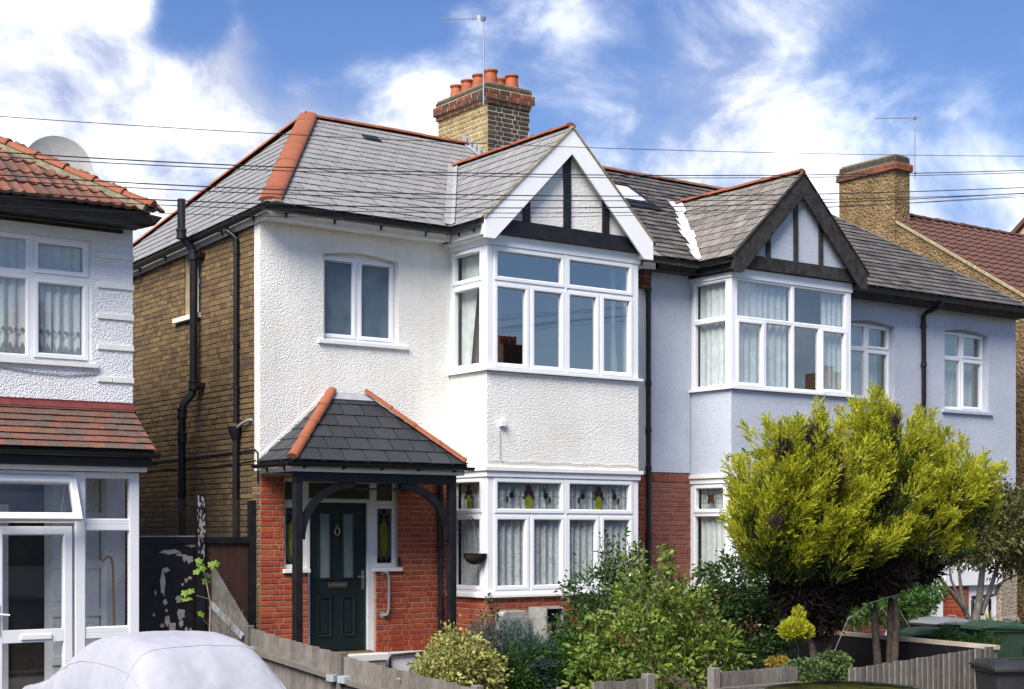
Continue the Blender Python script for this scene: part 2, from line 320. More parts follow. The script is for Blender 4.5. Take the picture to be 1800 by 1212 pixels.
M_GRNBIN = mat('green_bin_plastic', [(0.021, 0.051, 0.03), (0.033, 0.069, 0.042)], .5, scale=5, var=.15)
M_BLKBIN = mat('black_bin_plastic', [(.018, .019, .022), (.03, .031, .034)], .5, scale=5, var=.15, bump=.1, bscale=90)
M_CABLE = mat('black_cable', (.018, .018, .02), .6)
M_CARPAINT = mat('black_car_paint', (.01, .01, .012), .15, var=0, coat=.6, spec=.6)
M_TYRE = mat('tyre_rubber', (.02, .02, .02), .85)
M_YELP = mat('ornamental_grass', [(.3, .3, .06), (.42, .4, .12)], .6, scale=9, var=.2, trans=.2)
M_DISH = mat('dish_grey', [(.27, .27, .275), (.33, .33, .335)], .6, scale=3, var=.08)
M_MOSS = mat('basket_moss', [(.012, .011, .008), (.03, .026, .016)], .95, scale=30, var=.3, bump=1, bscale=60)
M_PEEL = mat('bare_peeled_patch', [(.30, .27, .25), (.42, .39, .37)], .85, scale=20, var=.2)
M_OPPRED = mat('opposite_red_roof', [(.05, .025, .02), (.08, .035, .027)], .8, scale=3, var=.25)
M_OPPWALL = mat('opposite_wall', [(.30, .12, .08), (.4, .18, .12)], .9, scale=4, var=.2)

# ------------------------------------------------------------------ component builders
def slab(parent, name, m, M, u0, u1, v0, v1, w0, w1, holes=(), bevel=0):
    """a wall slab in a wall frame with rectangular openings left free"""
    us = sorted({u0, u1, *[h[0] for h in holes], *[h[1] for h in holes]}); vs = sorted({v0, v1, *[h[2] for h in holes], *[h[3] for h in holes]})
    us = [u for u in us if u0 <= u <= u1]; vs = [v for v in vs if v0 <= v <= v1]
    inside = lambda i, j: 0 <= i < len(us) - 1 and 0 <= j < len(vs) - 1 and not any(h[0] <= (us[i] + us[i + 1]) / 2 <= h[1] and h[2] <= (vs[j] + vs[j + 1]) / 2 <= h[3] for h in holes)
    mb = MB(M)
    for i in range(len(us) - 1):
        for j in range(len(vs) - 1):
            if not inside(i, j): continue
            a, b, c, d = us[i], us[i + 1], vs[j], vs[j + 1]
            mb.add([(a, c, w1), (b, c, w1), (b, d, w1), (a, d, w1)], [(0, 1, 2, 3)]); mb.add([(a, c, w0), (b, c, w0), (b, d, w0), (a, d, w0)], [(3, 2, 1, 0)])
            if not inside(i - 1, j): mb.add([(a, c, w0), (a, c, w1), (a, d, w1), (a, d, w0)], [(0, 1, 2, 3)])
            if not inside(i + 1, j): mb.add([(b, c, w0), (b, c, w1), (b, d, w1), (b, d, w0)], [(3, 2, 1, 0)])
            if not inside(i, j - 1): mb.add([(a, c, w0), (b, c, w0), (b, c, w1), (a, c, w1)], [(0, 1, 2, 3)])
            if not inside(i, j + 1): mb.add([(a, d, w0), (b, d, w0), (b, d, w1), (a, d, w1)], [(3, 2, 1, 0)])
    return mb.build(name, m, parent, fix=False)

def brick_rects(u0, u1, v0, v1, holes=(), bond='flemish', seed=1, L=.215, H=.065, j=.010):
    rng = random.Random(seed); out = []; v = v0; row = 0
    while v < v1 - .02:
        a = u0 - (rng.random() * .04 + (.16 if row % 2 else 0)); k = row % 2 if bond == 'flemish' else 0
        while a < u1:
            l = (L if k % 2 == 0 else (L - j) / 2) if bond == 'flemish' else (L if bond == 'stretch' else (L if row % 2 else (L - j) / 2))
            b0, b1, c0, c1 = max(a, u0), min(a + l, u1), v, min(v + H, v1); k += 1; a += l + j
            segs = [(b0, b1)]
            for h in holes:
                if c1 > h[2] + .012 and c0 < h[3] - .012:
                    ns = []
                    for (p, q) in segs:
                        if q <= h[0] or p >= h[1]: ns.append((p, q)); continue
                        if p < h[0]: ns.append((p, h[0]))
                        if q > h[1]: ns.append((h[1], q))
                    segs = ns
            for (p, q) in segs:
                if q - p > .025: out.append((p, q, c0, c1))
        v += H + j; row += 1
    return out
BRM = {}
def brick_mesh(w, h, th, m, k):
    key = (round(w, 2), round(h, 2), th, m.name, k)
    if key in BRM: return BRM[key]
    rng = random.Random(hash(key[:3]) % 9999 + k * 77); J = lambda s: (rng.random() - .5) * s
    w, h = key[0] / 2, key[1] / 2; e = .005; vs = []
    for (a, b) in ((-1, -1), (1, -1), (1, 1), (-1, 1)): vs.append((a * w + J(.003), b * h + J(.003), 0))
    for (a, b) in ((-1, -1), (1, -1), (1, 1), (-1, 1)): vs.append((a * w + J(.003), b * h + J(.003), th - e))
    for (a, b) in ((-1, -1), (1, -1), (1, 1), (-1, 1)): vs.append((a * (w - e) + J(.002), b * (h - e) + J(.002), th + J(.003)))
    fs = [(8, 9, 10, 11)] + [(i, (i + 1) % 4, 4 + (i + 1) % 4, 4 + i) for i in range(4)] + [(4 + i, 4 + (i + 1) % 4, 8 + (i + 1) % 4, 8 + i) for i in range(4)]
    me = bpy.data.meshes.new('brick'); me.from_pydata(vs, [], fs); me.materials.append(m); BRM[key] = me; return me
def weight(c, n, area):
    u, v, z = proj(c); d = (CAM - c); cs = max(0, n.dot(d.normalized()))
    if not (-20 < u < 1820 and -20 < v < 1240): return 0
    return area * cs / d.length_squared
def lay_bricks(wall, M, rects, m, w0=0, th=.02, nmax=300, name='brick', seed=3, hide=None):
    rng = random.Random(seed); R3 = M.to_3x3().to_4x4(); n = (M.to_3x3() @ Vector((0, 0, 1)))
    it = []
    for (a, b, c, d) in rects:
        cw = M @ Vector(((a + b) / 2, (c + d) / 2, w0)); wt = weight(cw, n, (b - a) * (d - c))
        if hide and hide(cw): wt = 0
        it.append((wt, cw, b - a, d - c))
    it.sort(key=lambda t: -t[0]); rest = MB()
    for i, (wt, cw, w, h) in enumerate(it):
        me = brick_mesh(w, h, th, m, rng.randrange(3)); off = n * rng.uniform(-.003, .003)
        rot = Matrix.Rotation(rng.uniform(-.006, .006), 4, 'Z')
        if i < nmax and wt > 0:
            mesh_obj(name, me, m, wall, Matrix.Translation(cw + off) @ R3 @ rot)
        else:
            T = Matrix.Translation(cw + off) @ R3 @ rot; rest.add([T @ v.co for v in me.vertices], [list(p.vertices) for p in me.polygons])
    if rest.v: stuff(rest.build(name + 'work', m, wall, fix=False))

def clip_poly(P, Q):
    """convex clip of polygon P by counter-clockwise convex polygon Q (2D)"""
    for i in range(len(Q)):
        a, b = Q[i], Q[(i + 1) % len(Q)]; out = []
        s = lambda p: (b[0] - a[0]) * (p[1] - a[1]) - (b[1] - a[1]) * (p[0] - a[0])
        for k in range(len(P)):
            p, q = P[k], P[(k + 1) % len(P)]; sp, sq = s(p), s(q)
            if sp >= 0: out.append(p)
            if (sp > 0 and sq < 0) or (sp < 0 and sq > 0):
                t = sp / (sp - sq); out.append((p[0] + t * (q[0] - p[0]), p[1] + t * (q[1] - p[1])))
        P = out
        if len(P) < 3: return []
    return P
def basis(O, e, s):
    e = Vector(e).normalized(); s = Vector(s); s = (s - e * s.dot(e)).normalized(); n = e.cross(s)
    return Matrix(((e.x, s.x, n.x, O[0]), (e.y, s.y, n.y, O[1]), (e.z, s.z, n.z, O[2]), (0, 0, 0, 1)))
def lay_slates(roof, B, polys, w, g, m, name='slate', nmax=300, jit=0.0, th=.007, tail=.017, head=.004, lap=.03, seed=5, hide=None, a0=0.0, gap=.019, mesh=None):
    rng = random.Random(seed); n = B.to_3x3() @ Vector((0, 0, 1)); items = []; cache = {}
    for Q in polys:
        amin, amax = min(q[0] for q in Q), max(q[0] for q in Q); bmin, bmax = min(q[1] for q in Q), max(q[1] for q in Q)
        for i in range(int(bmin // g), int(bmax // g) + 1):
            ofs = a0 + (.5 * w if i % 2 else 0)
            for j in range(int((amin - ofs) // w) - 1, int((amax - ofs) // w) + 2):
                p0, p1, b0, b1 = ofs + j * w + gap / 2, ofs + (j + 1) * w - gap / 2, i * g, i * g + g + lap
                rect = [(p0, b0), (p1, b0), (p1, b1), (p0, b1)]; P = clip_poly(rect, Q)
                if len(P) < 3: continue
                ar = abs(sum(P[k][0] * P[(k + 1) % len(P)][1] - P[(k + 1) % len(P)][0] * P[k][1] for k in range(len(P)))) / 2
                if ar < .0015: continue
                full = len(P) == 4 and abs(ar - (p1 - p0) * (b1 - b0)) < 1e-6
                c = (sum(p[0] for p in P) / len(P), sum(p[1] for p in P) / len(P))
                items.append((P, c, b0, b1, ar, full))
    its = []
    for (P, c, b0, b1, ar, full) in items:
        cw = B @ Vector((c[0], c[1], .01)); wt = weight(cw, n, ar)
        if hide and hide(cw): wt = 0
        its.append((wt, P, c, b0, b1, full, cw))
    its.sort(key=lambda t: -t[0]); rest = MB(); R3 = B.to_3x3().to_4x4()
    for i, (wt, P, c, b0, b1, full, cw) in enumerate(its):
        if full and 'f' in cache: vs, fs, me = cache['f']
        else:
            N = len(P); hh = lambda p: tail + (head - tail) * (p[1] - b0) / (b1 - b0)
            vs = [Vector((p[0] - c[0], p[1] - c[1], hh(p))) for p in P] + [Vector((p[0] - c[0], p[1] - c[1], hh(p) - th)) for p in P]
            fs = [list(range(N))] + [(k, N + k, N + (k + 1) % N, (k + 1) % N) for k in range(N)]
            me = None
            if wt > 0 and i < nmax or full:
                me = bpy.data.meshes.new(name); me.from_pydata([tuple(v) for v in vs], [], fs); me.materials.append(m)
            if full: cache['f'] = (vs, fs, me)
        T = Matrix.Translation(B @ Vector((c[0], c[1], 0)) + n * rng.uniform(0, .003 + jit * .15)) @ R3 @ Matrix.Rotation(rng.uniform(-1, 1) * (.003 + jit), 4, 'Z') @ Matrix.Rotation(rng.uniform(-1, 1) * (.004 + jit * .6), 4, 'Y')
        if wt > 0 and i < nmax: mesh_obj(name, me, m, roof, T)
        else: rest.add([T @ v for v in vs], fs)
    if rest.v: stuff(rest.build(name + '_courses', m, roof, fix=False))

def cap_tiles(parent, name, p0, p1, m, L=.33, r=.1, sq=.75, lip=.012, n=8, start=0.0, wide=1.0):
    """half-round ridge or hip tiles laid end over end from p0 to p1"""
    p0 = Vector(p0); p1 = Vector(p1); d = (p1 - p0); tot = d.length; d.normalize(); k = max(1, round(tot / L)); L = tot / k
    up = Vector((0, 0, 1)); a = d.cross(up).normalized(); b = a.cross(d); vs = []; fs = []
    st = [(0, r + lip), (.045, r + lip), (.05, r), (L + .02, r - lip * .6)]
    for (t, rr) in st:
        for i in range(n + 1):
            th = math.pi * i / n; vs.append((math.cos(th) * rr * wide, t, math.sin(th) * rr * sq))
    W = n + 1
    for q in range(len(st) - 1):
        for i in range(n): fs.append((q * W + i, q * W + i + 1, (q + 1) * W + i + 1, (q + 1) * W + i))
    fs.append(list(range(W))[::-1])
    me = bpy.data.meshes.new(name); me.from_pydata(vs, [], fs); me.materials.append(m)
    me.polygons.foreach_set('use_smooth', [True] * len(me.polygons)); me.set_sharp_from_angle(angle=RAD(40))
    R = Matrix(((a.x, d.x, b.x, 0), (a.y, d.y, b.y, 0), (a.z, d.z, b.z, 0), (0, 0, 0, 1)))
    for i in range(k):
        mesh_obj(name, me, m, parent, Matrix.Translation(p0 + d * (i * L) + b * random.uniform(-.004, .004)) @ R @ Matrix.Rotation(random.uniform(-.01, .01), 4, 'Z'))

def gutter(parent, p0, p1, m=None, r=.058, brackets=0, outd=(0, -1, 0), drop=.0):
    m = m or M_BLACKPL; prof = []
    for i in range(9): t = math.pi + math.pi * i / 8; prof.append((r * math.cos(t), r * math.sin(t)))
    for i in range(9): t = 2 * math.pi - math.pi * i / 8; prof.append(((r - .006) * math.cos(t), (r - .006) * math.sin(t)))
    g = MB().sweep(p0, p1, prof).build('gutter', m, parent, smooth=40)
    p0 = Vector(p0); p1 = Vector(p1); o = Vector(outd)
    for i in range(brackets):
        c = p0.lerp(p1, (i + .5) / brackets); d = (p1 - p0).normalized() * .014; a = c - o * .075 + Vector((0, 0, -.02))
        MB().prism([a - d, c - d + Vector((0, 0, -.068)) + o * .02, c - d + Vector((0, 0, -.05)) - o * .05, a - d + Vector((0, 0, -.09))], d * 2).build('gutter_bracket', m, g)
    return g

UP = [(0, -.07), (0, -.004), (.004, 0), (.034, 0), (.04, -.006), (.04, -.07)]
def prof_f(t, w): return [(0, w - .075), (0, w - .004), (.004, w), (t - .014, w), (t, w - .012), (t, w - .075)]
def window(parent, M, u0, u1, v0, v1, cells, ft=.026, st=.058, pane=None, m=None, vents=(), name='window', label=None, gw=-.035, proud=.014):
    m = m or M_UPVC; pane = pane or M_GLASS; fr = MB(M)
    for c in cells: fr.ring(c[0], c[1], c[2], c[3], prof_f(ft if c[4] == 's' else c[5] if len(c) > 5 else .055, 0))
    w = fr.build(name, m, parent)
    if label: w['label'] = label
    for c in cells:
        a, b, cc, d = c[:4]; t = ft if c[4] == 's' else c[5] if len(c) > 5 else .055
        if c[4] == 's':
            MB(M).ring(a + ft - .006, b - ft + .006, cc + ft - .006, d - ft + .006, prof_f(st, proud)).build('sash', m, w); t = ft - .006 + st
        MB(M).box(a + t - .012, b - t + .012, cc + t - .012, d - t + .012, gw - .006, gw).build('pane', pane, w)
    for (a, b, v) in vents: MB(M).box(a, b, v - .011, v + .011, .01, .03).build('trickle_vent', M_UPVC, w); MB(M).box(a + .02, b - .02, v - .016, v - .011, .012, .026).build('vent_slot', M_BLACKPL, w)
    return w
def curtain(w, M, u0, u1, v0, v1, wd, m, waves=9, amp=.018, name='curtain', pull=0.0, seed=0):
    rng = random.Random(seed); n = max(12, int(waves * 8)); ph = rng.random() * 6; vs = []; fs = []; rows = 6
    for r in range(rows + 1):
        f = r / rows
        for i in range(n + 1):
            t = i / n; q = t * waves * 6.283 + ph + .5 * math.sin(t * 17 + ph)
            uu = u0 + (u1 - u0) * (t * (1 - pull * (1 - f)))
            vs.append((uu, v0 + (v1 - v0) * f, wd + amp * (math.sin(q) + .3 * math.sin(2.3 * q + 1)) * (1 - .35 * f)))
    for r in range(rows):
        for i in range(n): a = r * (n + 1) + i; fs.append((a, a + 1, a + n + 2, a + n + 1))
    return MB(M).add(vs, fs).build(name, m, w, smooth=180, fix=False)
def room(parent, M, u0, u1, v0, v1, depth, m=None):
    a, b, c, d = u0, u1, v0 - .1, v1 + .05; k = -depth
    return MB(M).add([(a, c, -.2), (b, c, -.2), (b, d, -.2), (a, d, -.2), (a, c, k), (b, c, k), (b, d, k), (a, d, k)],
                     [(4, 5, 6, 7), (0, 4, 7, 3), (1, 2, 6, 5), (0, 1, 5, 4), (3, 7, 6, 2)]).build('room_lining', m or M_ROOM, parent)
def blob(mb, cx, cy, w, rx, ry, th=.004, n=12, lobe=0, ph=0.0):
    P = [(cx + rx * math.cos(2 * math.pi * i / n) * (1 + lobe * math.sin(3 * i + ph)), cy + ry * math.sin(2 * math.pi * i / n) * (1 + lobe * math.cos(2 * i + ph)), w) for i in range(n)]
    mb.prism(P, (0, 0, th))
def leafshape(mb, cx, cy, w, L, W, ang, th=.004):
    c, s = math.cos(ang), math.sin(ang); pts = [(0, 0), (.3, .5), (.65, .42), (1, 0), (.65, -.42), (.3, -.5)]
    mb.prism([(cx + (x * L) * c - (y * W) * s, cy + (x * L) * s + (y * W) * c, w) for x, y in pts], (0, 0, th))

# ------------------------------------------------------------------ foliage
def unit(a): return a / np.maximum(np.linalg.norm(a, axis=-1, keepdims=True), 1e-6)
def leaves_mesh(name, P, D, L, W, m, parent, fold=.25, seed=0, droop=None):
    rng = np.random.default_rng(seed); n = len(P); D = unit(D); r = unit(rng.normal(size=(n, 3))); S = unit(np.cross(D, r)); Nn = np.cross(D, S)
    L = np.broadcast_to(np.asarray(L, float), (n,))[:, None]; W = np.broadcast_to(np.asarray(W, float), (n,))[:, None]
    tip = P + D * L
    if droop: tip[:, 2:3] -= droop * L
    V = np.empty((n, 6, 3)); V[:, 0] = P; V[:, 1] = P + D * L * .32 + S * W * .46 + Nn * W * fold; V[:, 2] = P + D * L * .7 + S * W * .36 + Nn * W * fold
    V[:, 3] = tip; V[:, 4] = P + D * L * .7 - S * W * .36 + Nn * W * fold; V[:, 5] = P + D * L * .32 - S * W * .46 + Nn * W * fold
    idx = np.arange(n)[:, None] * 6; F = np.concatenate([idx + np.array([[0, 1, 2, 3]]), idx + np.array([[0, 3, 4, 5]])], 1).reshape(-1, 4)
    me = bpy.data.meshes.new(name); me.vertices.add(n * 6); me.vertices.foreach_set('co', V.reshape(-1)); me.loops.add(len(F) * 4); me.loops.foreach_set('vertex_index', F.reshape(-1))
    me.polygons.add(len(F)); me.polygons.foreach_set('loop_start', np.arange(len(F)) * 4); me.polygons.foreach_set('loop_total', np.full(len(F), 4)); me.update(); me.validate()
    return mesh_obj(name, me, m, parent)
def needles_mesh(name, P, D, L, W, m, parent, seed=0):
    rng = np.random.default_rng(seed); n = len(P); D = unit(D); S = unit(np.cross(D, unit(rng.normal(size=(n, 3)))))
    L = np.broadcast_to(np.asarray(L, float), (n,))[:, None]; W = np.broadcast_to(np.asarray(W, float), (n,))[:, None]
    V = np.empty((n, 4, 3)); V[:, 0] = P; V[:, 1] = P + D * L * .45 + S * W * .5; V[:, 2] = P + D * L; V[:, 3] = P + D * L * .45 - S * W * .5
    me = bpy.data.meshes.new(name); me.vertices.add(n * 4); me.vertices.foreach_set('co', V.reshape(-1)); me.loops.add(n * 4); me.loops.foreach_set('vertex_index', np.arange(n * 4))
    me.polygons.add(n); me.polygons.foreach_set('loop_start', np.arange(n) * 4); me.polygons.foreach_set('loop_total', np.full(n, 4)); me.update(); me.validate()
    return mesh_obj(name, me, m, parent)
def in_ell(rng, ells, n, shell=.0):
    """points spread through a union of ellipsoids (cx,cy,cz,rx,ry,rz), with outward directions"""
    vol = np.array([e[3] * e[4] * e[5] for e in ells]) ** .75; k = rng.choice(len(ells), n, p=vol / vol.sum()); E = np.array(ells)[k]
    d = unit(rng.normal(size=(n, 3))); r = (shell ** 3 + rng.random((n, 1)) * (1 - shell ** 3)) ** (1 / 3.)
    return E[:, :3] + d * r * E[:, 3:6], d
def stems(name, base, tips, m, parent, r0=.02, seed=0, kink=.06, n=5):
    rng = random.Random(seed); mb = MB()
    for t in tips:
        t = Vector(t); b = Vector(base) + Vector((rng.uniform(-.06, .06), rng.uniform(-.06, .06), 0)); pts = []
        for i in range(n + 1):
            f = i / n; p = b.lerp(t, f); q = 1 - (1 - f) ** 2
            p.x = b.x + (t.x - b.x) * (f ** 1.5); p.y = b.y + (t.y - b.y) * (f ** 1.5)
            pts.append(p + Vector((rng.uniform(-1, 1), rng.uniform(-1, 1), 0)) * kink * math.sin(f * 3.14))
        mb.tube(pts, [r0 * (1 - .75 * i / n) for i in range(n + 1)], 6)
    return mb.build(name, m, parent, smooth=60, fix=False)
def shrub(name, label, base, ells, nleaf, L, W, m, nst=10, seed=0, fold=.2, up=.35, barkm=None, group=None, clump=0, rmin=.35, cat='shrub', spikes=0, droop=.25):
    rng = np.random.default_rng(seed); o = root(name, label, cat, base, group); ells = [tuple(e) for e in ells]
    tips, _ = in_ell(rng, ells, nst, .5); stems('stem', base, tips, barkm or M_BARKG, o, .014, seed)
    if clump:
        C, dc = in_ell(rng, ells, clump, rmin); k = rng.integers(0, clump, nleaf); loc = rng.normal(size=(nleaf, 3)) * .055 * np.array([1, 1, .8]); P = C[k] + loc
        D = unit(loc) * .8 + dc[k] * .5 + np.array([0, 0, up]) + rng.normal(size=(nleaf, 3)) * .35
    else:
        P, d = in_ell(rng, ells, nleaf, rmin); D = d * .6 + np.array([0, 0, up]) + rng.normal(size=(nleaf, 3)) * .6
    if spikes:
        T, dt = in_ell(rng, [max(ells, key=lambda e: e[2] + e[5])], spikes * 3, .95); T = T[np.argsort(-T[:, 2])[:spikes]]
        k = np.repeat(np.arange(len(T)), 16); f = rng.random(len(k)) * .32; P2 = T[k] + np.stack([f * .12 * np.sin(k * 2.), f * .1 * np.cos(k * 3.), f], 1); D2 = rng.normal(size=(len(k), 3)) * .7 + np.array([0, 0, .6])
        P = np.concatenate([P, P2]); D = np.concatenate([D, D2])
        stems('shoot', base, T + np.array([0, 0, .3]), barkm or M_BARKG, o, .007, seed + 3)
    n = len(P); Ls = L * rng.uniform(.6, 1.25, n)
    stuff(leaves_mesh('foliage', P, D, Ls, Ls * W, m, o, fold, seed, droop)); return o

# ------------------------------------------------------------------ setting: ground, road, pavement
def sheet(name, m, pts, z=None): return struct(MB().add(pts, [list(range(len(pts)))]).build(name, m, None, fix=False))
sheet('ground', M_GRASSY, [(-250, -250, -.75), (300, -250, -.75), (300, 350, -.75), (-250, 350, -.75)])
sheet('road', M_ASPH, [(-90, -17, -.68), (140, -17, -.68), (140, -9.1, -.68), (-90, -9.1, -.68)])
def raised(name, y0, y1, z, m): return struct(MB().box(-90, 140, y0, y1, -.74, z).build(name, m))
raised('pavement', -8.95, -6.75, -.56, M_CONC); raised('kerb', -9.1, -8.953, -.55, M_CONC)
raised('opposite_pavement', -19.3, -17.153, -.56, M_CONC); raised('opposite_kerb', -17.15, -17, -.55, M_CONC)
g = MB()
for i, (x0, x1) in enumerate([(-8, -.45), (-.45, 6.6), (6.6, 18)]):
    ys = [(-6.74, -.54), (-5, -.5), (-3, -.34), (-1, -.12), (.4, -.06), (9, -.06)]
    for (a, b) in zip(ys, ys[1:]): g.add([(x0, a[0], a[1]), (x1, a[0], a[1]), (x1, b[0], b[1]), (x0, b[0], b[1])], [(0, 1, 2, 3)])
g.build('garden', M_SOIL, fix=False); struct(bpy.data.objects['garden'])

# ------------------------------------------------------------------ shared house pieces
EY, EZ, RY, RZ = -.38, 6.22, 3.0, 8.44
BMAX = math.hypot(RY - EY, RZ - EZ); SL = (RZ - EZ) / (RY - EY); GT = 7.72; GH = 1.58; VB = (GT - EZ) / (RZ - EZ) * BMAX; VY = EY + (GT - EZ) / SL
FB = basis((0, EY, EZ), (1, 0, 0), (0, RY - EY, RZ - EZ))
def under(parent, pts, m=M_UNDER, name='roof_deck', d=.03):
    P = [Vector(p) for p in pts]; n = (P[1] - P[0]).cross(P[2] - P[0]).normalized(); n = n if n.z > 0 else -n
    return MB().prism([p - n * .012 for p in P], -n * d).build(name, m, parent)
def lband(parent, name, m, x0, x1, yf, off, z0, z1, bevel=.004):
    return MB().prism([(x0 - off, -.005, z0), (x0 - off, yf - off, z0), (x1 + off, yf - off, z0), (x1 + off, -.005, z0), (x1 - .12, -.005, z0), (x1 - .12, yf + .12, z0), (x0 + .12, yf + .12, z0), (x0 + .12, -.005, z0)], (0, 0, z1 - z0)).build(name, m, parent, bevel=bevel)
def gable(H, roof, xc, mb_, m_sl, m_ridge, m_panel, studs, sw, sg, nsl, lead, m_beam, jag=False, jit=0.0):
    zf = EZ; yF = -1.12; b = math.hypot(GH, GT - zf)
    BL = basis((xc - GH, 0, zf), (0, -1, 0), (GH, 0, GT - zf)); BR = basis((xc + GH, 0, zf), (0, 1, 0), (-GH, 0, GT - zf))
    under(roof, [(xc - GH, EY, zf), (xc - GH, yF, zf), (xc, yF, GT), (xc, VY, GT)]); under(roof, [(xc + GH, EY, zf), (xc + GH, yF, zf), (xc, yF, GT), (xc, VY, GT)])
    lay_slates(roof, BL, [[(-EY, 0), (-yF, 0), (-yF, b), (-VY, b)]], sw, sg, m_sl, nmax=nsl, jit=jit, seed=int(xc * 10))
    lay_slates(roof, BR, [[(yF, 0), (EY, 0), (VY, b), (yF, b)]], sw, sg, m_sl, nmax=0, jit=jit, seed=int(xc * 10) + 1)
    cap_tiles(roof, 'ridge_tile', (xc, yF + .02, GT + .005), (xc, VY - .05, GT + .005), m_ridge, .42, .085, .7, lip=.004)
    gw = MB().prism([(xc - 1.45, -1.0, 6.1), (xc + 1.45, -1.0, 6.1), (xc + 1.45, -1.0, 6.22), (xc, -1.0, 7.62), (xc - 1.45, -1.0, 6.22)], (0, .12, 0)).build('gable_wall', m_panel, H)
    MB().box(xc - 1.43, xc + 1.43, -1.045, -1.002, 6.085, 6.29).build('tie_beam', m_beam, gw, bevel=.004)
    for (dx, w) in studs: MB().box(xc + dx - w / 2, xc + dx + w / 2, -1.032, -1.002, 6.292, 7.55 - abs(dx) * .98).build('stud', m_beam, gw, bevel=.003)
    top = GT - .03
    for s in (-1, 1):
        x = lambda d: xc + s * d
        MB().prism([(x(1.52), -1.13, top - .95 * 1.52), (x(1.52), -1.13, 5.975), (x(1.345), -1.13, 5.975), (x(0.003), -1.13, 7.325), (x(0.003), -1.13, top)], (0, .032, 0)).build('bargeboard', mb_, gw, bevel=.004)
        MB().prism([(x(1.53), -1.15, top - .95 * 1.53 + .005), (x(0), -1.15, top + .008), (x(0), -1.15, top + .035), (x(1.53), -1.15, top - .95 * 1.53 + .03)], (0, .09, 0)).build('verge', M_VERGE if not jag else M_BLACKW, gw)
        MB().box(min(x(1.47), x(1.52)), max(x(1.47), x(1.52)), -1.095, -.3, 6.03, 6.2).build('side_fascia', M_WPAINT if not jag else M_BLACKW, gw)
        MB().box(min(x(1.36), x(1.469)), max(x(1.36), x(1.469)), -1.09, -.02, 6.005, 6.05).build('soffit', M_WPAINT if not jag else M_BLACKW, gw)
    gutter(roof, (xc - GH - .01, EY + .06, zf - .05), (xc - GH - .01, -1.06, zf - .05), brackets=2, outd=(-1, 0, 0))
    # lead valley
    lv = MB(); F = Vector((xc - GH, EY, zf)); T = Vector((xc, VY, GT)); k = 9 if jag else 5; rng = random.Random(4)
    for i in range(k):
        p, q = F.lerp(T, i / k), F.lerp(T, (i + 1.06) / k); a = .11 + (rng.uniform(-.05, .05) if jag else .0); c = .10 + (rng.uniform(-.04, .05) if jag else 0); z = Vector((0, 0, .055 + .003 * (i % 2)))
        a2 = a + (.06 if jag else 0); lv.add([p - Vector((a, 0, 0)) + z, p + z * .75, p + Vector((0, -c, 0)) + z, q - Vector((a2, 0, 0)) + z, q + z * .75, q + Vector((0, -c, 0)) + z], [(0, 1, 4, 3), (1, 2, 5, 4)])
    lv.build('lead_valley', lead, roof, fix=False)
    lv = MB(); F = Vector((xc + GH, EY, zf)); z = Vector((0, 0, .05))
    lv.add([F + Vector((.1, 0, 0)) + z, F + z, F + Vector((0, -.1, 0)) + z, T + Vector((.1, 0, 0)) + z, T + z, T + Vector((0, -.1, 0)) + z], [(0, 1, 4, 3), (1, 2, 5, 4)]).build('lead_valley', M_LEAD, roof, fix=False)
    return gw
def bay(H, x0, x1, m_wall, m_mort, m_brick, cells_u, cells_us, cells_g, cells_gs, nb, seed, ptop=.055):
    YF = -.94
    wp = slab(H, 'bay_apron', m_wall, front(YF), x0, x1, 2.86, 4.18, -.2, 0)
    slab(H, 'bay_apron', m_wall, side(x0), -.02, .738, 2.86, 4.18, -.2, 0)
    MB().box(x1 - .2, x1, YF + .201, .02, -.3, 4.18).build('bay_return', m_wall, H)
    MB().box(x1 - .08, x1 - .01, YF + .1, .02, 4.2, 6.0).build('bay_return', M_UPVC, H)
    b = slab(H, 'bay_base', m_mort, front(YF), x0, x1, -.3, 1.04, -.2, 0); b2 = slab(H, 'bay_base', m_mort, side(x0), -.02, .738, -.3, 1.04, -.2, 0)
    lay_bricks(b, front(YF), brick_rects(x0, x1, .06, 1.04, seed=seed), m_brick, -.012, .02, nb, seed=seed); lay_bricks(b2, side(x0), brick_rects(0, .94, .06, 1.04, seed=seed + 1), m_brick, -.012, .02, nb, seed=seed)
    lband(H, 'bay_sill', M_UPVC, x0, x1, YF, .055, 4.185, 4.225); lband(H, 'bay_sill', M_UPVC, x0, x1, YF, .07, 1.045, 1.085); lband(H, 'sill_board', M_UPVC, x0, x1, YF, .03, 1.087, 1.125)
    lband(H, 'bay_cornice', M_UPVC, x0, x1, YF, .025, 2.72, 2.80); lband(H, 'bay_cornice', M_WPAINT, x0, x1, YF, .055, 2.802, 2.857)
    lband(H, 'bay_head', M_UPVC, x0, x1, YF, .02, 5.93, 6.08)
    for (z0, z1) in ((4.227, 5.928), (1.127, 2.718)):
        MB().box(x0, x0 + .1, YF, YF + .1, z0, z1).build('corner_post', M_UPVC, H, bevel=.006); MB().box(x1 - .1, x1, YF, YF + .1, z0, z1).build('corner_post', M_UPVC, H, bevel=.006)
        MB().box(x0 + .005, x0 + .08, -.06, .02, z0, z1).build('wall_post', M_UPVC, H)
    mk = lambda cs, M, lab=None, **k: window(H, M, 0, 0, 0, 0, cs, label=lab, **k)
    return mk
F0 = front(-.94 - .0)

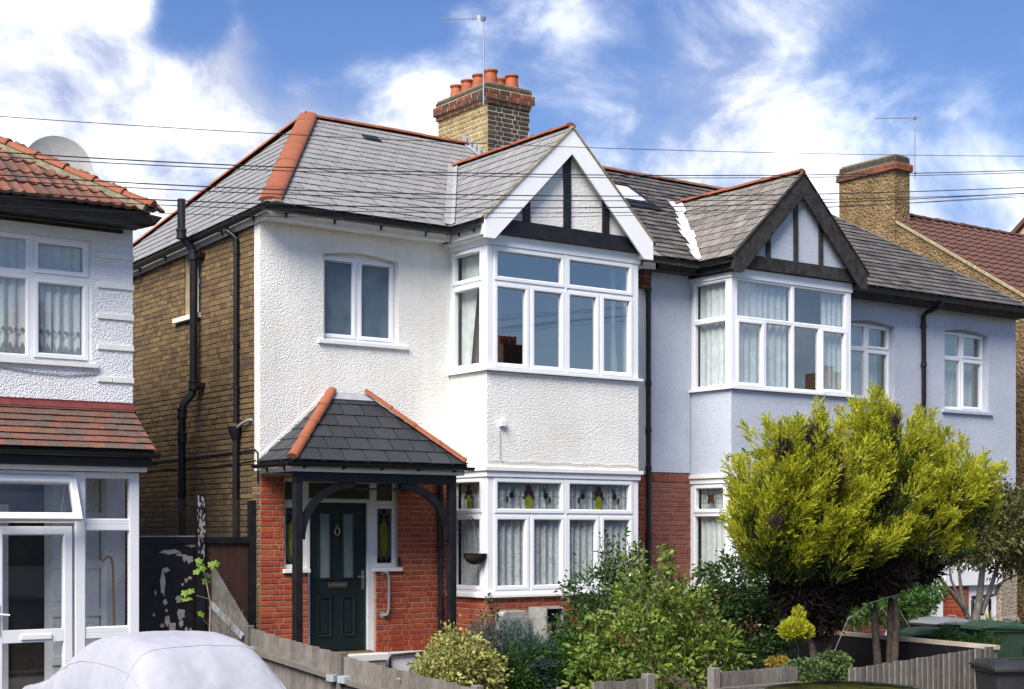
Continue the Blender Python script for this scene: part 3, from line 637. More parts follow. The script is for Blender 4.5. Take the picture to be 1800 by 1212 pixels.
# ================================================================== the white house
H1 = root('semi_detached_house', 'white roughcast semi-detached house with red brick ground floor and slate roof', 'house', (3.3, 0, -.06))
fw = slab(H1, 'front_wall', M_ROUGH, front(0), -.016, 2.985, 2.76, 6.06, -.15, .02, [(.93, 2.12, 4.55, 5.82)])
arch = [(.93, 5.82)] + [(.93 + 1.19 * i / 10, 5.715 + .075 * math.sin(math.pi * i / 10)) for i in range(11)] + [(2.12, 5.82)]
MB(front(0)).prism([(u, v, -.15) for u, v in arch], (0, 0, .168)).build('arched_lintel', M_ROUGH, fw)
slab(H1, 'front_wall', M_ROUGH, front(0), 5.72, 6.66, 2.86, 6.06, -.2, .02)
MB().box(-.02, 2.98, -.045, .0, 2.715, 2.758).build('render_drip', M_ROUGH, fw)
# toilet window
wm = front(.095); w = window(H1, wm, 0, 0, 0, 0, [(.935, 1.515, 4.585, 5.72, 's'), (1.515, 2.115, 4.585, 5.72, 's')], pane=M_FROST, vents=[(.99, 1.43, 5.665), (1.60, 2.03, 5.665)], ft=.03, st=.05, label='white casement window with blue-grey frosted panes')
MB().prism([(.84, -.06, 4.50), (2.26, -.06, 4.50), (2.26, .1, 4.50), (.84, .1, 4.50)], (0, 0, .055)).build('sill', M_WPAINT, w, bevel=.006)
MB(wm).box(.935, 2.115, 4.55, 4.584, -.05, .03).build('sill_rail', M_UPVC, w)
MB(wm).box(.93, 2.12, 5.722, 5.84, -.06, -.02).build('head_board', M_ROUGH, w)
# side wall of yellow stock brick
DH = [(.345, 2.125, 1.44, 2.68), (.70, 1.765, .2, 1.44)]
sw = slab(H1, 'side_wall', M_YELMORT, side(0), -7.0, -.014, -.3, 6.12, -.25, -.013, [(-2.42, -1.92, 5.06, 5.99)])
hid = lambda c: proj(c)[0] < 238 or proj(c)[1] > 1000
lay_bricks(sw, side(0), brick_rects(-6.9, 0, .0, 6.09, [(-2.42, -1.92, 5.06, 5.99), (-.165, .1, 2.76, 6.2)], seed=21, bond='flemish'), M_YELB, -.016, .026, 300, seed=22, hide=hid)
MB(side(0)).box(-2.42, -1.92, 5.06, 5.98, -.2, -.19).build('side_window', M_FROST, sw); MB(side(0)).ring(-2.42, -1.92, 5.06, 5.98, prof_f(.05, -.12)).build('side_window_frame', M_UPVC, sw)
MB(side(0)).box(-2.70, -1.84, 4.985, 5.055, -.15, .07).build('side_window_sill', M_WPAINT, sw, bevel=.006)
MB().box(.25, 6.66, 6.6, 6.85, -.3, 6.1).build('rear_wall', M_YELMORT, H1); MB().box(6.63, 6.655, .2, 6.6, -.3, 6.1).build('party_wall', M_YELMORT, H1)
MB().box(.26, 6.62, .3, 6.58, 2.78, 2.84).build('floor_slab', M_ROOM, H1); MB().box(.26, 6.62, .3, 6.58, 5.98, 6.03).build('ceiling', M_ROOM, H1)
# red brick ground floor
rw = slab(H1, 'red_brick_wall', M_REDMORT, front(0), 0, 2.985, .285, 2.714, -.24, 0, DH)
lay_bricks(rw, front(0), brick_rects(0, 2.98, .295, 2.71, DH, seed=11), M_REDB, -.011, .020, 300, seed=12)
rw2 = slab(H1, 'red_brick_wall', M_REDMORT, front(0), 5.722, 6.66, -.3, 2.858, -.2, 0)
lay_bricks(rw2, front(0), brick_rects(5.73, 6.66, -.05, 2.85, seed=14), M_REDB, -.011, .020, 60, seed=15)
pl = MB().box(1.77, 2.98, -.03, .2, -.35, .284).build('plinth', M_PLINTH, H1, bevel=.01); MB().box(-.01, .69, -.03, .2, -.35, .284).build('plinth', M_PLINTH, H1, bevel=.01)
MB().tube([(2.55, -.06, .26), (1.98, -.06, .24), (1.95, -.06, .2), (1.95, -.06, .02)], .018, 8).build('waste_pipe', M_BLACKW, pl, smooth=50)
st = MB().box(.66, 1.84, -.22, .0, .19, .29).build('door_step', M_WPAINT, H1, bevel=.012); MB().box(.70, 1.80, -.2, .02, -.35, .185).build('step_base', M_CONC, st)
MB().box(.77, 1.66, -.05, .06, .292, .33).build('threshold', M_BRASS, st)
# door and its side lights
dm = front(.06)
OBS = mat('obscure_brown_glass', [(.05, .05, .04), (.085, .085, .065)], .3, scale=9, var=.15, vscale=90, bump=.2, bscale=150, dist=.002)
dw = window(H1, dm, 0, 0, 0, 0, [(.345, .70, 1.46, 2.34, 'f', .06), (.345, .70, 2.34, 2.68, 'f', .05), (.70, 1.765, 2.355, 2.68, 'f', .055), (1.765, 2.125, 1.46, 2.34, 'f', .06), (1.765, 2.125, 2.34, 2.68, 'f', .05)], pane=OBS, m=M_WPAINT, name='door_surround', label='white painted door frame with stained side lights')
MB(dm).box(.70, .765, .3, 2.354, -.075, .004).build('door_post', M_WPAINT, dw, bevel=.004); MB(dm).box(1.665, 1.765, .3, 2.354, -.075, .004).build('door_post', M_WPAINT, dw, bevel=.004)
for (a, b) in ((.32, .72), (1.735, 2.17)): MB(front(0)).box(a, b, 1.405, 1.458, -.12, .05).build('sidelight_sill', M_WPAINT, dw, bevel=.006)
for cx in (.522, 1.945):
    q = -.034; y = MB(dm); blob(y, cx, 1.86, q, .058, .26, n=14); y.build('stained_lozenge', M_YGLASS, dw)
    d = MB(dm)
    for (dx, dz, r) in ((0, 2.24, .04), (-.045, 2.165, .042), (.045, 2.165, .042)): blob(d, cx + dx, dz, q, r * .85, r)
    leafshape(d, cx - .02, 2.12, q, .1, .05, RAD(215)); leafshape(d, cx + .02, 2.12, q, .1, .05, RAD(-35))
    for a in (60, 90, 120): leafshape(d, cx + (a - 90) * -.0015, 1.5, q, .13, .05, RAD(a))
    d.build('stained_flower', M_DGLASS, dw)
DM = front(.1); dr = MB(DM); dr.box(.768, 1.662, .33, 2.352, -.05, 0); door = dr.build('door', M_DOOR, H1, bevel=.003)
for (a, b) in ((.905, 1.11), (1.27, 1.475)):
    MB(DM).ring(a, b, 1.30, 2.23, [(0, 0.001), (.004, .016), (.02, .018), (.028, .004), (.03, .001)]).build('door_moulding', M_DOOR, door)
    MB(DM).box(a + .03, b - .03, 1.33, 2.20, .002, .006).build('door_light', M_FROSTD, door)
    MB(DM).ring(a - .01, b + .01, .52, 1.08, [(0, .001), (.004, .016), (.025, .018), (.034, .003), (.036, .001)]).build('door_moulding', M_DOOR, door)
    MB(DM).box(a + .05, b - .05, .58, 1.02, .001, .012).build('door_panel', M_DOOR, door, bevel=.008)
lp = MB(DM).box(1.06, 1.36, 1.19, 1.265, .002, .014).build('letter_plate', M_BRASS, door, bevel=.004); MB(DM).box(1.09, 1.33, 1.215, 1.245, .0145, .018).build('letter_flap', M_STEEL, lp)
kn = MB(DM); kn.tube([(1.19 + .038 * math.sin(t), 1.96 + .05 * math.cos(t), .03) for t in [i * .4488 for i in range(15)]], .008, 6); kn.box(1.178, 1.202, 2.0, 2.06, .002, .03); kn.build('door_knocker', M_BRASS, door, smooth=50)
hd = MB(DM).box(1.585, 1.625, 1.16, 1.42, .002, .012).build('handle_plate', M_STEEL, door, bevel=.004); MB(DM).tube([(1.605, 1.34, .012), (1.605, 1.34, .05), (1.50, 1.34, .055)], .011, 8).build('lever_handle', M_STEEL, hd, smooth=50)
MB(front(0)).box(2.10, 2.14, 1.49, 1.60, .012, .04).build('door_bell', M_BLACKPL, H1, bevel=.004)
gr = MB().tube([(1.86, -.012, 1.40), (1.875, -.055, 1.40), (1.905, -.07, 1.385), (1.93, -.07, 1.30), (1.93, -.07, .9), (1.91, -.065, .815), (1.875, -.05, .80), (1.86, -.012, .80)], .02, 10).build('grab_rail', M_GREYPL, H1, smooth=60)
for z in (1.40, .80): MB(front(-.012)).lathe([(0, .012), (.045, .012), (.05, 0)], 16, (1.865, z, 0)).build('rail_flange', M_GREYPL, gr, smooth=40)
# ---- bay of the white house
X0, X1 = 2.98, 5.72
c0, c1 = X0 + .1, X1 - .1; mid = (c0 + c1) / 2; q1 = (c0 + mid) / 2; q3 = (mid + c1) / 2
mk = bay(H1, X0, X1, M_ROUGH, M_REDMORT, M_REDB, 0, 0, 0, 0, 70, 31)
def four(z0, zt, z1): return [(c0, mid, zt, z1, 's'), (mid, c1, zt, z1, 's'), (c0, q1, z0, zt, 's'), (q1, mid, z0, zt, 's'), (mid, q3, z0, zt, 's'), (q3, c1, z0, zt, 's')]
wu = mk(four(4.227, 5.43, 5.928), front(-.94), 'white bay casements reflecting the sky', pane=M_GLASSW)
MB(front(-.94)).box(mid - .014, mid + .014, 4.23, 5.925, .001, .016).build('mullion', M_UPVC, wu)
sm = side(X0); ws = mk([(.06, .84, 5.43, 5.928, 's'), (.06, .84, 4.227, 5.43, 's')], sm, None, vents=[(.2, .62, 5.872)])
curtain(ws, sm, .10, .56, 4.3, 5.9, -.16, M_NETB, 5, .02, pull=.55, seed=1); curtain(ws, sm, .30, .82, 4.25, 5.5, -.30, M_ROOMRED, 5, .02, seed=2)
curtain(wu, front(-.94), c1 - .16, c1 - .01, 4.28, 5.88, -.34, M_NETB, 2, .02, seed=3, pull=.3)
wg = mk(four(1.127, 2.20, 2.718), front(-.94), 'white ground floor bay window with stained glass fanlights', pane=M_GLASS)
MB(front(-.94)).box(mid - .014, mid + .014, 1.13, 2.715, .001, .016).build('mullion', M_UPVC, wg)
wgs = mk([(.06, .84, 2.20, 2.718, 's'), (.06, .84, 1.127, 2.20, 's')], sm, None, vents=[(.2, .62, 2.665)])
curtain(wg, front(-.94), c0, c1, 1.14, 2.70, -.09, M_LACE, 21, .024, name='lace_curtain', seed=4); curtain(wgs, sm, .12, .84, 1.14, 2.70, -.12, M_LACE, 6, .02, name='lace_curtain', seed=5)
def stained(w, M, u0, u1, v0, v1, full=True):
    q = -.030; cx = (u0 + u1) / 2; h = v1 - v0; le = MB(M); n = 9 if full else 3
    for i in range(1, n): x = u0 + (u1 - u0) * i / n; le.box(x - .003, x + .003, v0, v1, q, q + .003)
    le.box(u0, u1, v0 + h * .47, v0 + h * .49, q, q + .0035)
    if full:
        for s in (-1, 1): le.tube([(cx + s * ((u1 - u0) * .30 + (u1 - u0) * .17 * math.cos(t)), v0 + h * .32 + h * .28 * math.sin(t), q + .002) for t in [i * .393 for i in range(17)]], .003, 5)
    le.build('lead_came', M_LEADCAME, w)
    y = MB(M); blob(y, cx, v0 + h * .26, q, .062 if full else .05, h * .26, .005, 14); y.build('stained_lozenge', M_YGLASS, w)
    d = MB(M)
    for (dx, dz, r) in ((0, .82, .045), (-.043, .63, .042), (.043, .63, .042)): blob(d, cx + dx * (1 if full else .8), v0 + h * dz, q, r, r, .006)
    if full:
        for s in (-1, 1): blob(d, cx + s * .30, v0 + h * .52, q, .042, .046, .006)
    d.build('stained_flower', M_DGLASS, w)
    g = MB(M)
    for s in (-1, 1):
        leafshape(g, cx + s * .035, v0 + h * .54, q, .1, .055, RAD(-40 if s > 0 else 220), .006)
        if full: leafshape(g, cx + s * .31, v0 + h * .60, q, .12, .06, RAD(125 if s > 0 else 55), .006); leafshape(g, cx + s * .37, v0 + h * .50, q, .11, .05, RAD(-90), .006)
    g.build('stained_leaf', M_GGLASS, w)
stained(wg, front(-.94), c0 + .08, mid - .08, 2.28, 2.64); stained(wg, front(-.94), mid + .08, c1 - .08, 2.28, 2.64); stained(wgs, sm, .14, .76, 2.28, 2.64, False)
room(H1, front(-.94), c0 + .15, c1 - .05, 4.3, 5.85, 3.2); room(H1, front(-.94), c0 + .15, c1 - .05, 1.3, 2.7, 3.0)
ab = MB(front(-.94)).box(3.18, 3.27, 3.42, 3.50, .002, .06).build('alarm_box', M_UPVC, H1, bevel=.006)
MB(front(-.94)).tube([(3.19, 3.42, .012), (3.19, 2.98, .014), (3.24, 2.92, .012)], .004, 5).build('cable', M_GREYPL, ab)
MB(front(-.94)).tube([(2.99 + 2.7 * i / 14, 2.935 + .012 * math.sin(i * 2.1), .016) for i in range(15)], .006, 5).build('cable', mat('painted_cable', (.42, .38, .32), .7), ab)
# ---- roof of the white house
AP = Vector((2.32, RY, RZ)); A = Vector((-.10, EY, EZ)); A2 = Vector((-.10, 6.38, 5.98))
rf = under(H1, [A, (6.68, EY, EZ), (6.68, RY, RZ), AP], name='roof'); under(rf, [A2, A, AP]); under(rf, [(6.68, 6.38, EZ - .1), A2, AP, (6.68, RY, RZ)])
xc = 4.33; hb = lambda c: proj(c)[1] > 470 or (proj(c)[0] > 812 and c.x > 4.2)
lay_slates(rf, FB, [[(-.10, 0), (xc - GH, 0), (xc, VB), (xc, BMAX), (2.32, BMAX)], [(xc, BMAX), (xc, VB), (xc + GH, 0), (6.68, 0), (6.68, BMAX)]], .30, .225, M_SLATE, nmax=190, hide=lambda c: c.x > 5.2 and c.y < 2.0)
SB = basis(A2, A - A2, AP - A2); iv = SB.inverted(); pa = iv @ A; pp = iv @ AP
lay_slates(rf, SB, [[(0, 0), (pa.x, 0), (pp.x, pp.y)]], .30, .225, M_SLATE, nmax=50, hide=lambda c: proj(c)[0] < 236)
gw1 = gable(H1, rf, xc, M_BARGE, M_SLATE, M_TERRA, M_ROUGH, [(-.73, .12), (-.01, .125), (.70, .12)], .30, .225, 60, M_LEAD, M_BLACKP)
cap_tiles(rf, 'ridge_tile', AP + Vector((-.05, 0, .0)), (5.32, RY, RZ), M_TERRA, .45, .10, .6, lip=.003)
cap_tiles(rf, 'hip_tile', A + Vector((.06, .04, .03)), AP + Vector((0, 0, .02)), M_TERRA, .46, .15, .42, lip=.004, wide=1.0)
cap_tiles(rf, 'hip_tile', A2 + Vector((.06, -.04, .03)), AP + Vector((0, 0, .02)), M_TERRA, .46, .13, .5, lip=.004)
MB().box(-.05, .1, -.46, -.34, 6.21, 6.26).build('hip_end_mortar', M_CEMENT, rf, bevel=.02)
MB().box(3.02 - .75, 3.30 - .75, 0, .05, 0, .012).build('roof_vent', M_BLACKPL, rf); v = bpy.data.objects['roof_vent']; v.matrix_basis = FB @ Matrix.Translation((.75, 3.35, .024)); v.scale = (1, 4, 1)
fa = MB().box(-.02, 2.80, -.30, -.275, 6.035, 6.20).build('fascia', M_WPAINT, H1, bevel=.003); MB().box(-.02, 2.80, -.274, .02, 6.05, 6.075).build('soffit', M_WPAINT, fa)
MB().box(5.86, 6.62, -.30, -.275, 6.035, 6.20).build('fascia', M_WPAINT, H1); MB().box(5.86, 6.62, -.274, .02, 6.05, 6.075).build('soffit', M_WPAINT, H1)
MB().prism([(-.055, -.30, 6.035), (-.055, 6.3, 5.81), (-.055, 6.3, 5.97), (-.055, -.30, 6.20)], (.03, 0, 0)).build('fascia', M_WPAINT, H1); MB().prism([(-.02, .155, 6.03), (-.02, 6.3, 5.81), (.02, 6.3, 5.81), (.02, .155, 6.03)], (0, 0, .1)).build('eaves_board', M_BLACKP, H1)
gutter(rf, (-.16, EY - .03, EZ - .055), (2.72, EY - .03, EZ - .055), brackets=4); gutter(rf, (5.95, EY - .03, EZ - .055), (6.66, EY - .03, EZ - .055), brackets=1)
gutter(rf, (-.135, EY - .03, EZ - .055), (-.135, 6.3, 5.955 - .055), brackets=7, outd=(-1, 0, 0))
# ---- chimney
CX0, CX1, CY0, CY1 = 5.32, 6.17, 2.39, 3.87
ch = MB().box(CX0, CX1, CY0, CY1, 7.4, 9.02).build('chimney', M_CHMORT, H1)
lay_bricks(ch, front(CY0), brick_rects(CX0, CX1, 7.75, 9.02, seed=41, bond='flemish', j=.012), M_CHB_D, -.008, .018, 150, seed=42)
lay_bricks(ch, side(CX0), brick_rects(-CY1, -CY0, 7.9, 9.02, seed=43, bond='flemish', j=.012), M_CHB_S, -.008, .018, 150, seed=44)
for (z0, z1, o, mm) in ((9.02, 9.10, .03, M_CHB_R), (9.10, 9.255, .065, M_CHB_R), (9.255, 9.335, .03, M_CHB_D)):
    MB().box(CX0 - o, CX1 + o, CY0 - o, CY1 + o, z0, z1).build('corbel_course', M_CHMORT if z0 < 9.2 else M_CEMENT, ch)
    lay_bricks(ch, front(CY0 - o), brick_rects(CX0 - o, CX1 + o, z0 + .003, z1, seed=int(z0 * 50), bond='stretch', H=.066), mm, -.010, .020, 60, name='corbel_brick'); lay_bricks(ch, side(CX0 - o), brick_rects(-CY1 - o, -CY0 + o, z0 + .003, z1, seed=int(z0 * 60), bond='stretch', H=.066), mm, -.010, .020, 60, name='corbel_brick')
MB().prism([(CX0 - .03, CY0 - .03, 9.335), (CX1 + .03, CY0 - .03, 9.335), (CX1 + .03, CY1 + .03, 9.335), (CX0 - .03, CY1 + .03, 9.335)], (0, 0, .035)).build('flaunching', M_CEMENT, ch, bevel=.02)
for i in range(4):
    for k, x in enumerate((5.53, 5.96)):
        h = .27 + random.uniform(-.015, .02); s = random.uniform(.95, 1.06)
        MB().lathe([(.115 * s, 0), (.118 * s, .02), (.105 * s, h * .55), (.095 * s, h * .8), (.108 * s, h * .86), (.118 * s, h * .93), (.112 * s, h), (.085 * s, h), (.08 * s, h * .5)], 20, (x, 2.60 + i * .345, 9.365)).build('chimney_pot', M_POT, ch, smooth=45)
lf = MB()
for i in range(5):
    y = CY0 + .02 + i * .14; zt = EZ + (y - EY) * SL; lf.prism([(CX0 - .014, y - .02, zt - .02), (CX0 - .014, y + .15, zt - .02 + .15 * SL), (CX0 - .014, y + .15, zt + .22), (CX0 - .014, y - .02, zt + .16)], (.02 - .002 * (i % 2), 0, 0))
lf.build('step_flashing', M_LEAD, ch); MB().prism([(CX0 - .1, CY0 - .02, EZ + (CY0 - EY) * SL + .02), (CX0 - .1, RY, RZ + .03), (CX0, RY, RZ + .03), (CX0, CY0 - .02, EZ + (CY0 - EY) * SL + .02)], (0, 0, .012)).build('soaker', M_LEAD, ch)
MB().prism([(CX0 - .1, CY0 - .16, EZ + (CY0 - .16 - EY) * SL + .03), (CX1 + .1, CY0 - .16, EZ + (CY0 - .16 - EY) * SL + .03), (CX1 + .1, CY0 - .01, EZ + (CY0 - .01 - EY) * SL + .05), (CX0 - .1, CY0 - .01, EZ + (CY0 - .01 - EY) * SL + .05)], (0, 0, .015)).build('apron_flashing', M_LEAD, ch)
# ---- porch canopy
pe, pz, pt = -.95, 2.87, 3.83
po = under(H1, [(-.06, pe, pz), (2.66, pe, pz), (1.58, -.02, pt), (1.05, -.02, pt)], name='porch'); under(po, [(-.06, -.02, pz), (-.06, pe, pz), (1.05, -.02, pt)]); under(po, [(2.66, -.02, pz), (2.66, pe, pz), (1.58, -.02, pt)])
PF = basis((0, pe, pz), (1, 0, 0), (0, -pe - .02, pt - pz)); pl_ = math.hypot(.93, pt - pz)
lay_slates(po, PF, [[(-.06, 0), (2.66, 0), (1.58, pl_), (1.05, pl_)]], .33, .225, M_SLATEP, nmax=80, a0=.08)
PL = basis((-.06, 0, pz), (0, -1, 0), (1.11, 0, pt - pz)); lay_slates(po, PL, [[(.02, 0), (.95, 0), (.02, math.hypot(1.11, pt - pz))]], .33, .225, M_SLATEP, nmax=40)
PR = basis((2.66, pe, pz), (0, 1, 0), (-1.08, 0, pt - pz)); lay_slates(po, PR, [[(0, 0), (.93, 0), (.93, math.hypot(1.08, pt - pz))]], .33, .225, M_SLATEP, nmax=0)
cap_tiles(po, 'hip_tile', (-.02, pe + .03, pz + .03), (1.05, -.03, pt + .03), M_TERRA, .42, .075, .8, lip=.006); cap_tiles(po, 'hip_tile', (2.62, pe + .03, pz + .03), (1.58, -.03, pt + .03), M_TERRA, .42, .075, .8, lip=.006)
MB().prism([(1.04, -.03, pt + .01), (1.60, -.03, pt + .01), (1.66, -.13, pt - .09), (.98, -.13, pt - .09)], (0, -.008, .012)).build('lead_apron', M_LEAD, po)
MB().prism([(-.02, -.032, pz + .03), (1.05, -.032, pt + .03), (1.05, -.032, pt + .09), (-.02, -.032, pz + .09)], (0, .012, 0)).build('mortar_fillet', M_ROUGH, po)
MB().box(-.01, 2.62, pe + .03, pe + .055, 2.725, 2.825).build('porch_fascia', M_WPAINT, po, bevel=.003); MB().box(-.03, -.008, pe + .03, -.02, 2.725, 2.825).build('porch_fascia', M_WPAINT, po); MB().box(2.6, 2.62, pe + .056, -.02, 2.725, 2.825).build('porch_fascia', M_WPAINT, po)
MB().box(-.005, 2.598, pe + .056, -.02, 2.735, 2.755).build('porch_ceiling', M_BLACKP, po)
gutter(po, (-.14, pe - .03, pz - .035), (2.72, pe - .03, pz - .035), r=.05, brackets=5); gutter(po, (-.11, pe - .04, pz - .035), (-.11, -.03, pz - .035), r=.05, brackets=2, outd=(-1, 0, 0))
MB().box(.06, 2.52, -.87, -.77, 2.60, 2.733).build('porch_beam', M_BLACKP, po, bevel=.004); MB().tube([(.95, -.82, 2.52), (2.0, -.82, 2.52)], .012, 6).build('tie_rod', M_BLACKP, po)
for px, s in ((.11, 1), (2.47, -1)):
    pst = MB().box(px - .052, px + .052, -.872, -.768, -.35, 2.598).build('porch_post', M_BLACKP, po, bevel=.006)
    br = MB(); pts = []
    for i in range(13):
        t = RAD(90) * i / 12; pts.append((px + s * (.05 + .78 * (1 - math.cos(t))), 1.86 + .72 * math.sin(t)))
    for i in range(12):
        (xa, za), (xb, zb) = pts[i], pts[i + 1]; dx, dz = xb - xa, zb - za; l = math.hypot(dx, dz); nx, nz = dz / l * .048 * s, -dx / l * .048 * s
        if i == 0: pn = (nx, nz)
        t2 = RAD(90) * (i + 1) / 12
        if i < 11: ex, ez = pts[i + 2][0] - xa, pts[i + 2][1] - za; l = math.hypot(ex, ez); qn = (ez / l * .048 * s, -ex / l * .048 * s)
        else: qn = (nx, nz)
        br.add([(xa - pn[0], y, za - pn[1]) for y in (-.85, -.79)] + [(xa + pn[0], y, za + pn[1]) for y in (-.85, -.79)] + [(xb - qn[0], y, zb - qn[1]) for y in (-.85, -.79)] + [(xb + qn[0], y, zb + qn[1]) for y in (-.85, -.79)],
               [(0, 1, 5, 4), (2, 6, 7, 3), (0, 4, 6, 2), (1, 3, 7, 5)]); pn = qn
    br.build('porch_brace', M_BLACKP, po, fix=True)
# ---- pipes
sp = MB().tube([(-.30, 1.85, 6.62), (-.30, 1.85, 6.17), (-.29, 1.85, 6.10), (-.14, 1.84, 5.93), (-.12, 1.84, 5.86), (-.12, 1.84, 4.02), (-.14, 1.85, 3.9), (-.27, 1.87, 3.74), (-.28, 1.88, 3.64), (-.28, 1.88, -.2)], .056, 14).build('soil_pipe', M_BLACKP, H1, smooth=50, label='thick black soil pipe with a swan neck past the eaves')
for (x, y, z) in ((-.30, 1.85, 6.13), (-.12, 1.84, 5.85), (-.12, 1.84, 4.02), (-.28, 1.88, 3.62), (-.28, 1.88, 3.28)): MB().lathe([(.056, -.07), (.074, -.065), (.074, -.04), (.066, -.035), (.066, .035), (.076, .04), (.076, .065), (.056, .07)], 16, (x, y, z)).build('pipe_collar', M_BLACKP, sp, smooth=40)
for z in (5.85, 4.02): MB().box(-.10, .0, 1.80, 1.70, z - .03, z + .03).build('pipe_bracket', M_BLACKP, sp)
rp = MB().tube([(-.135, .74, 6.10), (-.135, .74, 6.02), (-.06, .64, 5.95), (-.06, .61, 5.90), (-.06, .61, 3.42)], .035, 12).build('rainwater_pipe', M_BLACKP, H1, smooth=50)
MB().lathe([(.04, -.14), (.05, -.11), (.09, -.02), (.10, .05), (.085, .05), (.05, -.05)], 14, (-.075, .60, 3.32)).build('hopper', M_BLACKP, rp, smooth=35); MB().tube([(-.07, .60, 3.2), (-.07, .60, -.2)], .042, 12).build('lower_pipe', M_BLACKP, rp, smooth=50)
for z in (5.72, 4.5, 3.9): MB().lathe([(.036, -.03), (.044, -.028), (.044, .028), (.036, .03)], 12, (-.06, .61, z)).build('pipe_clip', M_BLACKP, rp, smooth=40)
MB().tube([(0.0, .22, 3.44), (-.05, .26, 3.44), (-.075, .40, 3.40), (-.085, .56, 3.34)], .022, 10).build('overflow_pipe', M_GREYPL, rp, smooth=50)
MB().tube([(-.025, 4.4, 3.0), (-.025, 2.1, 3.02), (-.025, 1.2, 3.025), (-.03, .1, 3.04), (-.03, .02, 3.0), (-.03, .02, 2.6)], .011, 6).build('conduit', M_BLACKP, rp, smooth=50); MB().tube([(-.022, 4.4, 2.86 + .0), (-.022, 3.2, 2.89), (-.022, 1.5, 2.86), (-.022, .1, 2.90)], .008, 6).build('conduit', M_BLACKW, rp)
dp = MB().tube([(6.63, -.20, 6.12), (6.63, -.16, 6.02), (6.66, -.09, 5.92), (6.67, -.075, 5.8), (6.67, -.075, -.3)], .040, 12).build('downpipe', M_BLACKP, H1, smooth=50, label='black downpipe between the white and the blue-grey house')
for z in (5.75, 4.28, 3.55, 2.95, 1.9): MB().lathe([(.041, -.04), (.052, -.035), (.052, .035), (.041, .04)], 12, (6.67, -.075, z)).build('pipe_collar', M_BLACKP, dp, smooth=40)
for k in range(4): MB().box(6.50 - k * .0, 6.655, -.13 + k * .02 - .05, -.022, 5.985 - k * .075, 6.05 - k * .075).build('corbel_brick', M_CHB_R, H1, bevel=.004)
pp2 = MB().tube([(2.79, -.06, 2.72), (2.79, -.06, -.3)], .04, 12).build('porch_downpipe', M_BLACKP, H1, smooth=50); MB().lathe([(.041, -.05), (.056, -.04), (.056, .04), (.041, .05)], 12, (2.79, -.06, .84)).build('pipe_collar', M_BLACKP, pp2, smooth=40)
# meter boxes on the bay base
mb1 = MB(front(-.95)).prism([(3.10, .36, 0), (3.10, .80, 0), (3.16, .86, 0), (3.52, .86, 0), (3.57, .82, 0), (3.57, .36, 0)], (0, 0, .17)).build('meter_box', M_GREYBOX, H1, bevel=.012, label='closed pale grey meter box low on the bay'); MB(front(-.95)).box(3.15, 3.54, .40, .78, .171, .18).build('box_door', M_GREYBOX, mb1, bevel=.008)
mb2 = MB(front(-.95)).ring(3.68, 4.20, .36, .90, [(0, 0), (0, .16), (.03, .165), (.03, 0)]).build('meter_box', M_GREYPL, H1, label='open grey meter cabinet with its lid swung aside'); MB(front(-.95)).box(3.70, 4.18, .38, .88, .012, .02).build('box_back', M_BLACKP, mb2); MB(front(-.95)).box(3.80, 4.02, .42, .68, .021, .10).build('meter', mat('meter_brown', (.16, .11, .07), .6), mb2, bevel=.01); MB(front(-.95)).box(3.86, 3.97, .42, .52, .101, .106).build('meter_label', M_WPAINT, mb2)
MB(front(-.95)).prism([(3.665, .34, .16), (3.675, .90, .16), (3.67, .9, .42), (3.66, .86, .47), (3.655, .34, .47)], (-.02, 0, 0)).build('cabinet_lid', M_GREYBOX, mb2)

# ================================================================== the blue-grey house
H2 = root('semi_detached_house', 'blue-grey rendered semi-detached house with black timbered gable and brown slate roof', 'house', (11.3, 0, -.06))
W2 = [(11.30, 12.55, 4.30, 5.72), (13.93, 15.22, 4.22, 5.76)]
f2 = slab(H2, 'front_wall', M_BLUE, front(0), 6.70, 7.60, 2.90, 6.06, -.2, .02)
f2b = slab(H2, 'front_wall', M_BLUE, front(0), 10.36, 16.06, 2.6, 6.06, -.2, .02, W2)
for (a, b, c, d) in W2:
    ar = [(a, d)] + [(a + (b - a) * i / 10, d - .085 + .065 * math.sin(math.pi * i / 10)) for i in range(11)] + [(b, d)]
    MB(front(0)).prism([(u, v, -.2) for u, v in ar], (0, 0, .218)).build('arched_lintel', M_BLUE, f2b)
    w = window(H2, front(.11), 0, 0, 0, 0, [(a, (a + b) / 2, 5.2, d - .075, 'f', .045), ((a + b) / 2, b, 5.2, d - .075, 's'), (a, (a + b) / 2, c + .03, 5.2, 'f', .045), ((a + b) / 2, b, c + .03, 5.2, 's')], ft=.03, st=.045, pane=M_GLASSB, label='white casement window in the blue-grey wall')
    MB().box(a - .09, b + .09, -.07, .10, c - .06, c).build('sill', mat('blue_sill_paint', (.42, .46, .56), .7, var=.1), w, bevel=.006); MB(front(.11)).box(a, b, c, c + .029, -.05, .06).build('sill_rail', M_UPVC, w)
    MB(front(.11)).box(a, b, d - .073, d + .02, -.06, -.02).build('head_board', M_BLUE, w)
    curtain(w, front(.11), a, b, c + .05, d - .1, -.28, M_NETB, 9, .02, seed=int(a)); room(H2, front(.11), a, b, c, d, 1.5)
bw = slab(H2, 'brick_strip', M_PURMORT, front(0), 6.70, 7.62, -.3, 2.895, -.2, 0)
lay_bricks(bw, front(0), brick_rects(6.70, 7.62, -.05, 2.74, seed=51), M_PURB, -.011, .02, 120, seed=52); lay_bricks(bw, front(0), brick_rects(6.70, 7.62, 2.75, 2.89, seed=53, bond='header', L=.07, H=.13), M_PURB, -.011, .035, 20, seed=54, name='soldier_brick')
